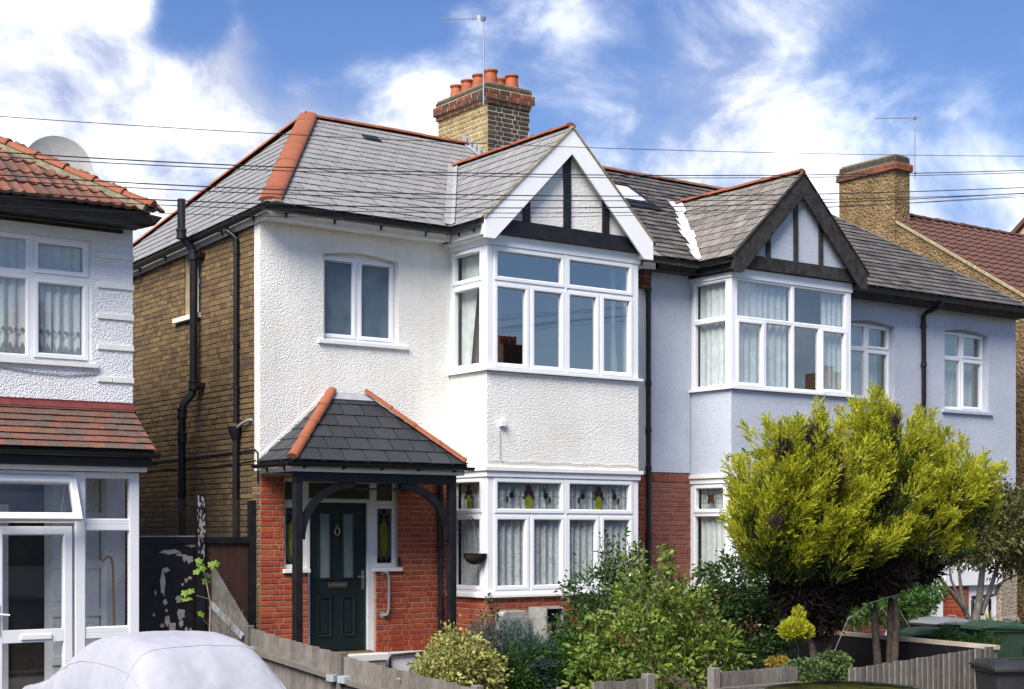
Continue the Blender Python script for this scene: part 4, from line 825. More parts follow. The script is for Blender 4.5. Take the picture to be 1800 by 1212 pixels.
MB().box(15.84, 16.06, .21, 6.7, -.3, 6.1).build('flank_wall', M_BLUE, H2); MB().box(6.70, 15.83, 6.5, 6.7, -.3, 6.1).build('rear_wall', M_BLUE, H2); MB().box(6.71, 15.82, .3, 6.48, 2.78, 2.84).build('floor_slab', M_ROOM, H2); MB().box(6.71, 15.82, .3, 6.48, 5.98, 6.03).build('ceiling', M_ROOM, H2)
X0, X1 = 7.62, 10.36; c0, c1 = X0 + .1, X1 - .1; mid = (c0 + c1) / 2; q1 = (c0 + mid) / 2; q3 = (mid + c1) / 2
mk = bay(H2, X0, X1, M_BLUE, M_PURMORT, M_PURB, 0, 0, 0, 0, 40, 61)
def four2(z0, zt, z1): return [(c0, mid, zt, z1, 'f', .04), (mid, c1, zt, z1, 'f', .04), (c0, q1, z0, zt, 's'), (q1, mid, z0, zt, 'f', .04), (mid, q3, z0, zt, 'f', .04), (q3, c1, z0, zt, 's')]
wb = mk(four2(4.227, 5.30, 5.928), front(-.94), 'white upstairs bay window with pale curtains', st=.05, pane=M_GLASSB); sm = side(X0)
wbs = mk([(.06, .84, 5.30, 5.928, 'f', .045), (.06, .84, 4.227, 5.30, 'f', .045)], sm)
curtain(wb, front(-.94), c0, mid - .02, 4.25, 5.9, -.13, M_NETB, 9, .022, seed=11); curtain(wb, front(-.94), c1 - .5, c1, 4.25, 5.9, -.13, M_NETB, 4, .022, seed=12); curtain(wbs, sm, .12, .84, 4.25, 5.9, -.12, M_NETB, 5, .02, seed=13)
wbg = mk(four2(1.127, 2.24, 2.718), front(-.94)); wbgs = mk([(.06, .84, 2.24, 2.718, 's'), (.06, .84, 1.127, 2.24, 'f', .045)], sm)
curtain(wbg, front(-.94), c0, c1, 1.14, 2.7, -.12, M_NETB, 18, .022, seed=14); curtain(wbgs, sm, .12, .84, 1.14, 2.7, -.12, M_NETB, 6, .022, seed=15)
le = MB(sm)
for i in range(1, 5): le.box(.16 + .58 * i / 5 - .003, .16 + .58 * i / 5 + .003, 2.33, 2.64, -.03, -.027)
for i in range(1, 4): le.box(.15, .75, 2.33 + .31 * i / 4 - .003, 2.33 + .31 * i / 4 + .003, -.03, -.0265)
le.build('lead_came', M_LEADCAME, wbgs); fl = MB(sm)
for a in (45, 135, 225, 315): leafshape(fl, .45, 2.485, -.029, .11, .075, RAD(a), .006)
fl.build('stained_flower', mat('brown_stained_glass', (.05, .028, .018), .3, var=.2), wbgs)
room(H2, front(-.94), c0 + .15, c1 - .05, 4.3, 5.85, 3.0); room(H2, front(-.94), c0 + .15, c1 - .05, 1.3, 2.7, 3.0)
# roof
AQ = Vector((13.7, RY, RZ)); B1 = Vector((16.14, EY, EZ)); B2 = Vector((16.14, 6.38, EZ))
rb = under(H2, [(6.69, EY, EZ), B1, AQ, (6.69, RY, RZ)], name='roof'); under(rb, [B1, B2, AQ]); under(rb, [(6.69, 6.38, EZ), B2, AQ, (6.69, RY, RZ)])
xc = 9.03
lay_slates(rb, FB, [[(6.69, BMAX), (6.69, 0), (xc - GH, 0), (xc, VB), (xc, BMAX)], [(xc, BMAX), (xc, VB), (xc + GH, 0), (16.14, 0), (13.7, BMAX)]], .26, .20, M_SLATEB, nmax=200, jit=.012, tail=.026, seed=71, hide=lambda c: 9.03 < c.x < 10.8 and c.y < 1.6)
BB = basis(B1, B2 - B1, AQ - B1); iv = BB.inverted(); pa = iv @ B2; pp = iv @ AQ; lay_slates(rb, BB, [[(0, 0), (pa.x, 0), (pp.x, pp.y)]], .26, .2, M_SLATEB, nmax=0, jit=.012)
gable(H2, rb, xc, M_BLACKW, M_SLATEG, M_TERRA, M_BLUE, [(-.68, .09), (-.06, .09), (.52, .09)], .26, .20, 100, M_LEADW, M_BLACKW, jag=True, jit=.012)
M_OLDR = mat('old_ridge_clay', [(.13, .055, .04), (.2, .08, .05), (.16, .09, .07)], .8, scale=6, var=.3, rnd=True)
cap_tiles(rb, 'ridge_tile', (6.69, RY, RZ), AQ, M_OLDR, .45, .11, .6, lip=.006); cap_tiles(rb, 'hip_tile', B1, AQ, M_SLATEB, .45, .07, .4, lip=.003)
gutter(rb, (6.66, EY - .03, EZ - .055), (7.45, EY - .03, EZ - .055), brackets=1); gutter(rb, (10.5, EY - .03, EZ - .055), (16.25, EY - .03, EZ - .055), brackets=7)
MB().box(6.70, 7.5, -.30, -.275, 6.03, 6.2).build('fascia', M_BLACKW, H2); MB().box(10.56, 16.10, -.30, -.275, 6.03, 6.2).build('fascia', M_BLACKW, H2); MB().box(6.70, 7.5, -.274, .02, 6.05, 6.075).build('soffit', M_BLACKW, H2); MB().box(10.56, 16.06, -.274, .02, 6.05, 6.075).build('soffit', M_BLACKW, H2)
# skylight
SK = FB @ Matrix.Translation((7.80, 2.72, 0)); sk = MB(SK).ring(-.42, .42, -.42, .46, [(0, 0), (0, .07), (.07, .085), (.08, .06), (.08, 0)]).build('skylight', M_BLACKPL, rb); MB(SK).box(-.35, .35, -.35, .39, .05, .058).build('skylight_pane', mat('skylight_glass', (.62, .66, .72), .08, spec=1.0, var=0), sk)
MB(SK).prism([(-.47, -.56, .03), (.47, -.56, .03), (.47, -.40, .04), (-.47, -.40, .04)], (0, 0, .02)).build('skylight_apron', M_BLACKPL, sk)
d2 = MB().tube([(13.36, -.40, 6.12), (13.36, -.38, 6.03), (13.30, -.12, 5.95), (13.28, -.07, 5.88), (13.28, -.07, -.2)], .042, 12).build('downpipe', M_BLACKP, H2, smooth=50)
for z in (5.7, 5.0, 4.1): MB().lathe([(.043, -.04), (.055, -.035), (.055, .035), (.043, .04)], 12, (13.28, -.07, z)).build('pipe_collar', M_BLACKP, d2, smooth=40)
# ground floor right of the bay
gfw = slab(H2, 'ground_floor_wall', M_PURMORT, front(0), 10.36, 13.9, -.3, 2.6, -.2, 0, [(12.7, 13.9, -.3, 2.35)])
gfw2 = slab(H2, 'ground_floor_wall', M_PURMORT, front(0), 13.9, 14.66, -.3, .98, -.2, 0); slab(H2, 'ground_floor_wall', M_BLUE, front(0), 13.9, 16.06, 2.3, 2.6, -.2, 0)
lay_bricks(gfw2, front(0), brick_rects(13.9, 14.64, -.05, .92, seed=55), M_REDB, -.011, .02, 60, seed=56); lay_bricks(gfw, front(0), brick_rects(10.4, 12.7, -.05, 2.55, seed=57), M_PURB, -.011, .02, 0, seed=58)
fd = MB(front(.05)).box(12.72, 13.55, -.1, 2.3, -.05, 0).build('front_door', mat('dark_green_paint', (.012, .022, .018), .4), H2, bevel=.004); MB(front(.05)).box(12.9, 13.35, 1.2, 2.1, .001, .01).build('door_light', M_FROSTD, fd)
MB(front(0)).box(13.56, 13.88, -.1, 2.35, -.12, .03).build('door_post', M_UPVC, H2, bevel=.006)
wx = window(H2, front(.03), 0, 0, 0, 0, [(13.9, 14.66, 1.25, 2.3, 's'), (14.66, 15.55, 1.25, 2.3, 's')]); MB(front(.03)).box(13.88, 15.58, .95, 1.24, -.05, .10).build('sill_panel', M_UPVC, wx, bevel=.01); room(H2, front(.03), 13.9, 15.5, 1.3, 2.3, 1.2)
ud = MB(front(.03)).box(14.68, 15.53, -.2, .94, -.04, 0).build('white_panel', M_UPVC, H2)
for i in range(1, 6): MB(front(.03)).box(14.68 + .85 * i / 6 - .006, 14.68 + .85 * i / 6 + .006, -.18, .92, .001, .006).build('panel_bead', M_WPAINT, ud)
MB(front(0)).box(15.57, 16.06, -.3, 2.29, -.2, .05).build('pebbledash_pier', M_PEBDASH, H2); MB(front(0)).box(15.54, 16.08, -.3, .32, .051, .09).build('pier_plinth', M_CONC, H2)

# ================================================================== the left white house
H0 = root('detached_house', 'white roughcast house with red roman tile roof and glazed porch at the left edge', 'house', (-4, 0, -.1))
LW = (-4.05, -2.29, 4.02, 5.53)
fl = slab(H0, 'front_wall', M_ROUGHL, front(0), -7.5, -1.76, 3.3, 5.9, -.25, 0, [LW])
w = window(H0, front(.05), 0, 0, 0, 0, [(-4.05, -3.02, 5.05, 5.53, 'f', .06), (-4.05, -3.02, 4.03, 5.05, 'f', .06), (-3.02, -2.29, 5.05, 5.53, 's'), (-3.02, -2.29, 4.03, 5.05, 's')], ft=.035, st=.06, label='white casement window with lace edged net curtain')
curtain(w, front(.05), -4.0, -2.32, 4.06, 5.5, -.08, M_NET, 15, .02, name='net_curtain', seed=21)
lc = MB(front(.05))
for i in range(22):
    u = -3.98 + i * .076; lc.prism([(u, 4.09, -.05), (u + .07, 4.09, -.05), (u + .07, 4.16, -.05), (u + .035, 4.24, -.05), (u, 4.16, -.05)], (0, 0, .002))
    lc.prism([(u, 4.38, -.05), (u + .035, 4.36, -.05), (u + .07, 4.38, -.05), (u + .035, 4.42, -.05)], (0, 0, .002))
lc.build('lace_border', mat('grey_lace', [(.16, .18, .2), (.34, .37, .4)], .9, scale=60, var=.2, alpha=.75), w)
MB(front(0)).box(-4.1, -2.22, 3.965, 4.02, -.06, .05).build('sill', M_WPAINT, w, bevel=.005); room(H0, front(.05), -4.0, -2.3, 4.0, 5.5, 1.4)
for i, z in enumerate((5.37, 5.00, 4.62, 4.24, 3.84)):
    for (a, b) in (((-2.22, -1.75),) if i < 4 else ((-2.22, -2.03), (-2.02, -1.75))): MB(front(0)).box(a, b, z - .035, z + .035, .001, .022).build('quoin_band', M_ROUGHL if False else M_WPAINT, fl, bevel=.004)
MB().tube([(-3.6, -.012, 3.93), (-3.0, -.014, 3.87), (-2.6, -.014, 3.86), (-2.2, -.012, 3.90)], .006, 5).build('cable', M_GREYPL, fl)
MB().box(-2.0, -1.762, .251, 7, -.3, 5.9).build('flank_wall', M_ROUGHL, H0); MB().box(-7.5, -2.01, 6.8, 7, -.3, 5.9).build('rear_wall', M_ROUGHL, H0); MB().box(-7.5, -2.01, .26, 6.79, 2.9, 3.2).build('floor_slab', M_ROOM, H0)
# hipped roof of roman tiles
e0 = Vector((-1.70, -.42, 5.88)); kp = .62; tpk = 3.2; P0 = e0 + Vector((-tpk, tpk, tpk * kp)); e1 = Vector((-1.70, 7.2, 5.88)); P1 = Vector((P0.x, 7.2 - tpk, P0.z))
rl = under(H0, [(-8, -.42, 5.88), e0, P0, (-8, P0.y, P0.z)], name='roof'); under(rl, [e0, e1, P1, P0]); under(rl, [(-8, 7.2, 5.88), e1, P1, P0, (-8, P0.y, P0.z)])
TB = basis((0, -.42, 5.88), (1, 0, 0), (0, 1, kp)); tw, tg = .30, .37
def roman_tile():
    vs = []; fs = []; n = 12
    for r, (b, h) in enumerate(((0, .036), (tg + .05, .012))):
        for i in range(n + 1):
            t = i / n; vs.append(((t - .5) * tw, b, h + .026 * max(0, math.sin(t * 2 * math.pi * 2 - .6)) ** 1.0)); 
    for i in range(n + 1): t = i / n; vs.append(((t - .5) * tw, 0, -.004 + .02 * max(0, math.sin(t * 12.566 - .6))))
    W = n + 1
    for i in range(n): fs += [(i, i + 1, W + i + 1, W + i), (2 * W + i, 2 * W + i + 1, i + 1, i)]
    me = bpy.data.meshes.new('roman_tile'); me.from_pydata(vs, [], fs); me.materials.append(M_ROMAN); me.polygons.foreach_set('use_smooth', [True] * len(me.polygons)); me.set_sharp_from_angle(angle=RAD(50)); return me
rt = roman_tile(); hl = math.hypot(1, kp)
for r in range(9):
    y = r * tg / hl; xmax = e0.x - y + .02; k = 0
    while xmax - k * tw > -4.9:
        x = math.floor((xmax) / tw) * tw - k * tw; k += 1
        mesh_obj('roman_tile', rt, M_ROMAN, rl, TB @ Matrix.Translation((x + tw * .4, r * tg - .02, .012 + random.uniform(0, .006))) @ Matrix.Rotation(random.uniform(-.02, .02), 4, 'Z'))
cap_tiles(rl, 'hip_tile', e0 + Vector((.02, -.03, .06)), P0 + Vector((0, 0, .07)), M_TERRA, .43, .085, .9, lip=.016)
MB().bar(e0 + Vector((-.06, -.03, .03)), P0 + Vector((-.06, -.03, .03)), .2, .07).build('hip_mortar', M_CEMENT, rl)
MB().box(-8, -1.72, -.40, -.36, 5.70, 5.87).build('fascia', M_BLACKP, H0); MB().box(-8, -1.73, -.359, .0, 5.72, 5.75).build('soffit', M_BLACKP, H0); MB().box(-8, -1.9, -.03, -.001, 5.66, 5.70).build('eaves_batten', M_BLACKW, H0)
MB().prism([(-8, -.53, 5.82), (-8, -.50, 5.72), (-8, -.40, 5.70), (-8, -.40, 5.83)], (6.27, 0, 0)).build('gutter', M_BLACKP, rl); MB().prism([(-1.74, -.54, 5.83), (-1.62, -.60, 5.80), (-1.66, -.46, 5.72), (-1.80, -.38, 5.68), (-1.80, -.42, 5.84)], (.0, .07, .0)).build('gutter_end', M_BLACKW, rl)
# porch with tiled lean-to roof
MB(front(0)).box(-7.5, -1.755, 3.47, 3.56, .001, .02).build('flashing_band', M_MAROON, fl)
lt, lb, ly = 3.50, 2.93, -.64; lr = under(H0, [(-7.5, -.005, lt), (-7.5, ly, lb), (-1.74, ly, lb), (-1.74, -.005, lt)], name='porch_roof')
LB = basis((0, ly, lb), (1, 0, 0), (0, -ly, lt - lb)); ll = math.hypot(ly, lt - lb)
lay_slates(lr, LB, [[(-5.2, 0), (-1.73, 0), (-1.79, ll), (-5.2, ll)]], .168, .122, M_PLAINT, name='plain_tile', nmax=110, jit=.012, th=.012, tail=.034, head=.01, seed=81, gap=.004)
MB().prism([(-7.5, -.005, lt + .03), (-7.5, -.10, lt - .05), (-1.76, -.10, lt - .05), (-1.76, -.005, lt + .03)], (0, -.004, .016)).build('top_flashing', M_MAROON, lr)
gutter(lr, (-7.5, ly - .05, lb - .03), (-1.70, ly - .05, lb - .03), r=.055, brackets=0); MB().box(-7.5, -1.78, ly + .0, ly + .03, 2.745, 2.90).build('porch_fascia', M_BLACKP, lr); MB().box(-7.5, -1.79, ly + .031, -.01, 2.75, 2.78).build('porch_soffit', M_BLACKP, lr)
MB().box(-7.5, -1.80, -.56, -.40, 2.68, 2.742).build('porch_cornice', M_UPVC, lr, bevel=.008)
PM = front(-.45); Z1 = 2.672
pw = window(H0, PM, 0, 0, 0, 0, [(-3.75, -2.60, 2.06, Z1, 'f', .05), (-2.60, -1.865, 2.04, Z1, 'f', .075), (-2.60, -1.865, .74, 2.04, 'f', .075), (-2.60, -1.865, -.1, .74, 'f', .075)], name='porch_glazing', label='white framed glazing of the porch')
pw.children[0].hide_render = False
MB(PM).box(-1.985, -1.865, -.1, Z1, -.07, .012).build('porch_corner_post', M_UPVC, pw, bevel=.006); MB(PM).box(-2.66, -2.54, -.1, Z1, -.07, .010).build('porch_mullion', M_UPVC, pw, bevel=.006)
MB(PM).ring(-3.75, -2.64, 2.08, 2.66, prof_f(.03, .006)).build('vent_opening', M_UPVC, pw)
T = PM @ Matrix.Translation((0, 2.62, .03)) @ Matrix.Rotation(RAD(-24), 4, 'X')
vs_ = MB(T).ring(-3.72, -2.66, -.56, 0.0, prof_f(.085, 0)).build('vent_sash', M_UPVC, pw, label='top hung vent window propped open'); MB(T).box(-3.65, -2.73, -.49, -.07, -.04, -.034).build('pane', M_GLASS, pw); MB(T).box(-3.15, -3.12, -.55, -.46, -.09, -.05).build('stay_handle', M_UPVC, pw)
DL = PM; dl = MB(DL).ring(-3.62, -2.70, -.08, 2.02, prof_f(.105, .012)).build('porch_door', M_UPVC, H0, label='half open-looking white glazed porch door' if False else 'white glazed porch door with white letter plate'); MB(DL).box(-3.53, -2.79, .66, .81, -.06, .010).build('mid_rail', M_UPVC, dl, bevel=.004)
MB(DL).box(-3.54, -2.78, .80, 1.93, -.035, -.029).build('pane', M_GLASS, dl); MB(DL).box(-3.54, -2.78, .02, .67, -.035, -.029).build('pane', M_GLASS, dl); MB(DL).box(-3.32, -2.95, .69, .755, .011, .03).build('letter_plate', M_UPVC, dl, bevel=.008)
MB(DL).box(-3.60, -3.56, .76, 1.12, .013, .03).build('handle_plate', M_UPVC, dl, bevel=.008); MB(DL).tube([(-3.58, 1.0, .03), (-3.58, 1.0, .06), (-3.46, .99, .065)], .013, 8).build('lever_handle', M_UPVC, dl, smooth=50)
MB().box(-7.5, -1.8, -.5, 1.3, -.3, -.09).build('porch_floor', M_CONC, H0)
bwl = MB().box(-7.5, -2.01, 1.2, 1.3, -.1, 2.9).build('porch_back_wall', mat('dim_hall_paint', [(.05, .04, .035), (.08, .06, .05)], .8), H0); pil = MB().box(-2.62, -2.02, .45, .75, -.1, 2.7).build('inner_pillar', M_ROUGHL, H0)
for z in (2.15, 1.55, .95, .35): MB().box(-2.64, -2.0, .43, .449, z - .05, z + .05).build('pillar_band', M_WPAINT, pil)
MB().box(-3.25, -2.95, 1.13, 1.19, -.09, 2.3).build('inner_frame', M_WPAINT, H0)
cane = MB().tube([(-2.12, -.36, -.08), (-2.16, -.36, 1.55), (-2.18, -.36, 1.64), (-2.23, -.36, 1.66), (-2.29, -.36, 1.60)], .014, 8).build('walking_stick', mat('cane_wood', (.14, .08, .045), .5), None, smooth=50); tag(cane, 'brown walking stick leaning inside the glazed porch', 'stick')

# satellite dish behind the hip
dc = at(102, 303, .9); sd = root('satellite_dish', 'large pale grey satellite dish behind the red tiled hip', 'satellite dish', dc - Vector((0, 0, .5)))
fd_ = Vector((-.22, -.93, .22)).normalized(); ra = fd_.cross(Vector((0, 0, 1))).normalized(); ua = ra.cross(fd_); DMx = Matrix(((ra.x, ua.x, fd_.x, dc.x), (ra.y, ua.y, fd_.y, dc.y), (ra.z, ua.z, fd_.z, dc.z), (0, 0, 0, 1))) @ Matrix.Diagonal((1.27, 1.42, 1.27, 1))
MB(DMx).lathe([(0.01, -.075), (.12, -.068), (.24, -.045), (.345, 0), (.352, .004), (.352, -.012), (.24, -.06), (.12, -.083), (.01, -.09)], 40).build('reflector', M_DISH, sd, smooth=40)
MB(DMx).tube([(0, -.34, -.02), (0, -.30, .25), (0, -.18, .38)], .012, 8).build('feed_arm', M_DISH, sd, smooth=50); MB(DMx).lathe([(.0, 0), (.035, .0), (.045, .06), (.0, .07)], 12, (0, -.16, .36)).build('receiver', M_GREYPL, sd); MB().tube([dc - fd_ * .1, dc - fd_ * .22 + Vector((0, 0, -.2)), dc - fd_ * .22 + Vector((0, 0, -.85))], .025, 8).build('mast', M_STEEL, sd, smooth=50)

# ================================================================== brown house behind on the right, and a farther chimney
H3 = root('gabled_house', 'brown roughcast gabled house with brown pantile roof beyond the blue-grey house', 'house', (20, 4, -.3))
gx = 17.25; GP = (4.3, 9.05); ge = (.0, 6.37); mgr = (GP[1] - ge[1]) / (GP[0] - ge[0])
MB().prism([(gx, -.1, -.3), (gx, 8.7, -.3), (gx, 8.7, 6.3), (gx, 4.6, 8.88), (gx, 4.1, 8.82), (gx, -.1, 6.25)], (.3, 0, 0)).build('flank_wall', M_BROWNREND, H3)
MB().box(gx + .3, 25.9, -.1, .1, -.3, 6.3).build('front_wall', M_BROWNREND, H3); MB().box(gx + .3, 25.9, 8.5, 8.7, -.3, 6.3).build('rear_wall', M_BROWNREND, H3)
r3 = under(H3, [(gx + .02, -.4, 6.05), (25.9, -.4, 6.05), (25.9, 4.35, 9.0), (gx + .02, 4.35, 9.0)], M_BROWNT, name='roof'); under(r3, [(gx + .02, 9.1, 6.05), (25.9, 9.1, 6.05), (25.9, 4.35, 9.0), (gx + .02, 4.35, 9.0)], M_BROWNT)
PB = basis((0, -.4, 6.05), (1, 0, 0), (0, 4.75, 2.95)); pm = MB(PB); tl = math.hypot(4.75, 2.95)
for r in range(17):
    b0 = r * tl / 17
    for i in range(29):
        x = gx + .04 + i * .3; pm.add([(x, b0, .05), (x + .09, b0, .085), (x + .18, b0, .05), (x + .295, b0, .045), (x, b0 + .36, .02), (x + .09, b0 + .36, .055), (x + .18, b0 + .36, .02), (x + .295, b0 + .36, .015), (x, b0, .01), (x + .295, b0, .01)], [(0, 1, 5, 4), (1, 2, 6, 5), (2, 3, 7, 6), (8, 9, 3, 2, 1, 0)])
stuff(pm.build('pantile_courses', M_BROWNT, r3, fix=False)); cap_tiles(r3, 'ridge_tile', (gx + .05, 4.35, 9.02), (25.9, 4.35, 9.02), M_BROWNT, .45, .12, .6)
MB().prism([(gx - .03, -.4, 6.02), (gx + .1, -.4, 6.02), (gx + .1, 4.35, 8.97), (gx - .03, 4.35, 8.97)], (0, 0, .06)).build('verge', M_VERGE, r3)
c3 = MB().box(gx - .05, gx + .44, 3.9, 5.5, 7.8, 9.86).build('chimney', M_BROWNREND, H3)
for (z0, z1, o, mm) in ((9.86, 10.02, .05, M_CHB_R), (10.02, 10.17, .0, M_CHB_D)):
    MB().box(gx - .05 - o, gx + .44 + o, 3.9 - o, 5.5 + o, z0, z1).build('corbel_course', M_CEMENT, c3)
    lay_bricks(c3, side(gx - .05 - o), brick_rects(-5.5 - o, -3.9 + o, z0 + .002, z1, bond='stretch', H=.068, j=.006), mm, -.008, .018, 30); lay_bricks(c3, front(3.9 - o), brick_rects(gx - .05 - o, gx + .44 + o, z0 + .002, z1, bond='stretch', H=.068, j=.006), mm, -.008, .018, 30)
MB().prism([(gx - .02, 3.93, 10.17), (gx + .41, 3.93, 10.17), (gx + .41, 5.47, 10.17), (gx - .02, 5.47, 10.17)], (0, 0, .05)).build('flaunching', M_CEMENT, c3, bevel=.02)
H4 = root('far_house', 'yellow brick gable corner of a farther house at the right edge', 'house', (28, 6, -.3))
fx = 26.3; MB().prism([(fx, .2, -.3), (fx, 12.2, -.3), (fx, 12.2, 6.2), (fx, 6.2, 10.95), (fx, .2, 6.2)], (.25, 0, 0)).build('flank_wall', M_YELMORT, H4)
lay_bricks(H4.children[0], side(fx), [r for r in brick_rects(-8.6, -5.4, 8.6, 10.9, seed=91) if r[3] < 10.86 - .79 * max(abs(r[0] + 6.2), abs(r[1] + 6.2))], M_CHB_S, -.01, .02, 60)
for s_ in (-1, 1): MB().prism([(fx - .12, 6.2, 10.97), (fx - .12, 6.2 + s_ * 6.2, 6.06), (fx - .12, 6.2 + s_ * 6.2, 6.2), (fx - .12, 6.2, 11.11)], (6, 0, 0)).build('roof', M_BROWNT, H4)
MB().box(fx + .25, 32, .2, .45, -.3, 6.2).build('front_wall', M_YELMORT, H4)

# aerials
def aerial(label, base, top, bd, L, n, drop=0):
    a = root('tv_aerial', label, 'aerial', base); base = Vector(base); top = Vector(top); bd = Vector(bd).normalized(); MB().tube([base, top + Vector((0, 0, .02))], .014, 8).build('mast', M_STEEL, a, smooth=50)
    b = MB().tube([top - bd * .05, top + bd * L], .008, 6).build('boom', M_STEEL, a); p = bd.cross(Vector((0, 0, 1)))
    for i in range(n): c = top + bd * (.12 + (L - .14) * i / (n - 1)); MB().tube([c - p * .075, c + p * .075], .0035, 5).build('element', M_STEEL, b)
    MB().bar(top + bd * .08 + Vector((0, 0, -.06)), top + bd * .08 + Vector((0, 0, .06)), .05, .012, up=p).build('reflector', M_STEEL, b); MB().box(top.x - .03, top.x + .03, top.y - .03, top.y + .03, top.z - .03, top.z + .03).build('clamp', M_STEEL, a)
    MB().bar(base + Vector((0, 0, .12)), base + Vector((.06, .02, .12)), .03, .06).build('wall_bracket', M_STEEL, a)
aerial('thin tv aerial on the chimney with terracotta pots', (5.20, 2.34, 8.95), (5.20, 2.34, 10.36), (-.81, .586, .0), .70, 11)
aerial('thin tv aerial on the brown roughcast chimney', (17.74, 3.80, 9.72), (17.74, 3.80, 11.04), (-.81, .586, -.01), .88, 13)

# ================================================================== houses across the road (seen mirrored in the panes)
def opposite(x, label):
    h = root('terraced_house', label, 'house', (x, -30, -.6)); MB().box(x - 4, x + 4, -34, -26.5, -.6, 4.9).build('wall', M_OPPWALL, h)
    r = MB().prism([(x - 4.1, -26.1, 4.8), (x - 4.1, -34.4, 4.8), (x - 4.1, -30.2, 7.4)], (8.2, 0, 0)).build('roof', M_OPPRED, h); c = MB().box(x + 3.2, x + 4.3, -30.6, -29.3, 6.6, 8.9).build('chimney', M_CHB_R, h)
    for k in range(4): MB().lathe([(.12, 0), (.1, .3), (.12, .34), (.08, .34)], 10, (x + 3.4 + .24 * k, -29.9, 8.9)).build('chimney_pot', M_POT, c)
    MB().box(x + .3, x + 2.9, -26.5, -25.7, -.6, 4.7).build('bay', M_ROUGH, h); MB().prism([(x + .1, -25.6, 4.7), (x + 3.1, -25.6, 4.7), (x + 1.6, -25.6, 6.3)], (0, -3, 0)).build('bay_gable', M_OPPRED, h)
    for (a, b, z) in ((.5, 2.7, 1), (.5, 2.7, 3.1)): MB().box(x + a, x + b, -25.7, -25.66, z, z + 1.3).build('window', M_FROST, h)
    for z in (1, 3.1): MB().box(x - 2.8, x - 1.6, -26.5, -26.46, z, z + 1.3).build('window', M_FROST, h)
for i in range(8): opposite(-14 + i * 8.6, ['first', 'second', 'third', 'fourth', 'fifth', 'sixth', 'seventh', 'eighth'][i] + ' red roofed house from the left across the road, behind the viewer')

# ================================================================== fences and gates
def pale_fence(name, label, p0, p1, z0, z1, zb0, zb1, pitch=.105, posts=(), rails=(.25,), face=(0, -1, 0), bth=.026, brackets=True, railside=1, group=None, pw=.10):
    p0 = Vector((p0[0], p0[1], 0)); p1 = Vector((p1[0], p1[1], 0)); d = (p1 - p0); L = d.length; d.normalize(); f = Vector(face); o = root(name, label, 'fence', (p0.x, p0.y, zb0), group)
    n = int(L / pitch); Z = Vector((0, 0, 1)); me = None; cache = {}
    for i in range(n):
        a = p0 + d * (i * L / n + .002); w = L / n - .012; t = (i + .5) / n; zt = z0 + (z1 - z0) * t + random.uniform(-.006, .006); zb = zb0 + (zb1 - zb0) * t; h = round(zt - zb, 2)
        if h not in cache:
            m = MB(); m.add([(0, 0, 0), (w, 0, 0), (w, bth * .4, 0), (0, bth, 0), (0, 0, h), (w, 0, h), (w, bth * .4, h), (0, bth, h)], [(0, 1, 5, 4), (1, 2, 6, 5), (2, 3, 7, 6), (3, 0, 4, 7), (4, 5, 6, 7)])
            me = bpy.data.meshes.new('pale'); me.from_pydata([tuple(v) for v in m.v], [], m.f); me.materials.append(M_WOODG); cache[h] = me
        M = Matrix(((d.x, f.x, 0, a.x), (d.y, f.y, 0, a.y), (0, 0, 1, zb), (0, 0, 0, 1))) @ Matrix.Rotation(random.uniform(-.008, .008), 4, 'Y')
        mesh_obj('pale', cache[h], M_WOODG, o, M)
    for r in rails:
        q0 = p0 + f * (.045 * railside) + Z * (z0 - r); q1 = p1 + f * (.045 * railside) + Z * (z1 - r)
        MB().sweep(q0, q1, [(-.04, -.04), (.04, -.04), (.04, .04), (-.04, .04)] if railside < 0 else [(.035, -.045), (.035, .045), (-.055, 0.0)] if False else [(-.045, -.03), (.045, -.03), (.045, .03), (-.045, .03)]).build('rail', M_WOODG, o)
    for (t, dz) in posts:
        c = p0.lerp(p1, t) + f * .02; z = z0 + (z1 - z0) * t + dz; zb = zb0 + (zb1 - zb0) * t - .1
        MB().box(c.x - pw / 2, c.x + pw / 2, c.y - pw / 2, c.y + pw / 2, zb, z).build('post', M_WOODG, o, bevel=.008)
        if brackets:
            for s in (-1, 1):
                for r in rails:
                    e = c + d * (s * .12); MB().bar(c + d * (s * .05) + f * .035 + Z * (z - dz - r + .0), e + d * (s * .09) + f * .035 + Z * (z - dz - r), .115, .078, up=(0, 0, 1)).build('rail_bracket', M_GALV, o)
    return o
# long fence between the two front gardens, stepping down to the street
pale_fence('garden_fence', 'silvered board fence sloping down from the house corner beside the covered car', (-.41, -.54), (-.41, -2.92), .735, .545, -.25, -.45, .14, [(0, .03), (1, .03)], (.27,), (-1, 0, 0))
pale_fence('garden_fence', 'silvered board fence at the bottom edge next to the yellow variegated bush', (-.41, -2.95), (-.41, -6.5), .53, .33, -.45, -.6, .14, [(.76, .04)], (.27,), (-1, 0, 0))
ff = 'boards along the front garden'
pale_fence('front_fence', 'short silvered board fence ending at a square post below the bay window', (.3, -6.6), (1.02, -6.6), .475, .475, -.5, -.5, .12, [(1.0, .05)], (.2,), (0, 1, 0), brackets=False, railside=-1)
pale_fence('front_fence', 'silvered board fence starting at a square post beneath the leafy green shrub', (1.92, -6.6), (3.15, -6.6), .49, .49, -.5, -.5, .11, [(0.0, .05)], (.2,), (0, 1, 0), brackets=False, railside=-1)
pale_fence('front_fence', 'taller weathered board fence in front of the conifer trunks beside the black bin', (3.95, -6.6), (6.55, -6.6), .42, .56, -.52, -.52, .095, [], (.2,), (0, -1, 0), railside=-1, brackets=False)
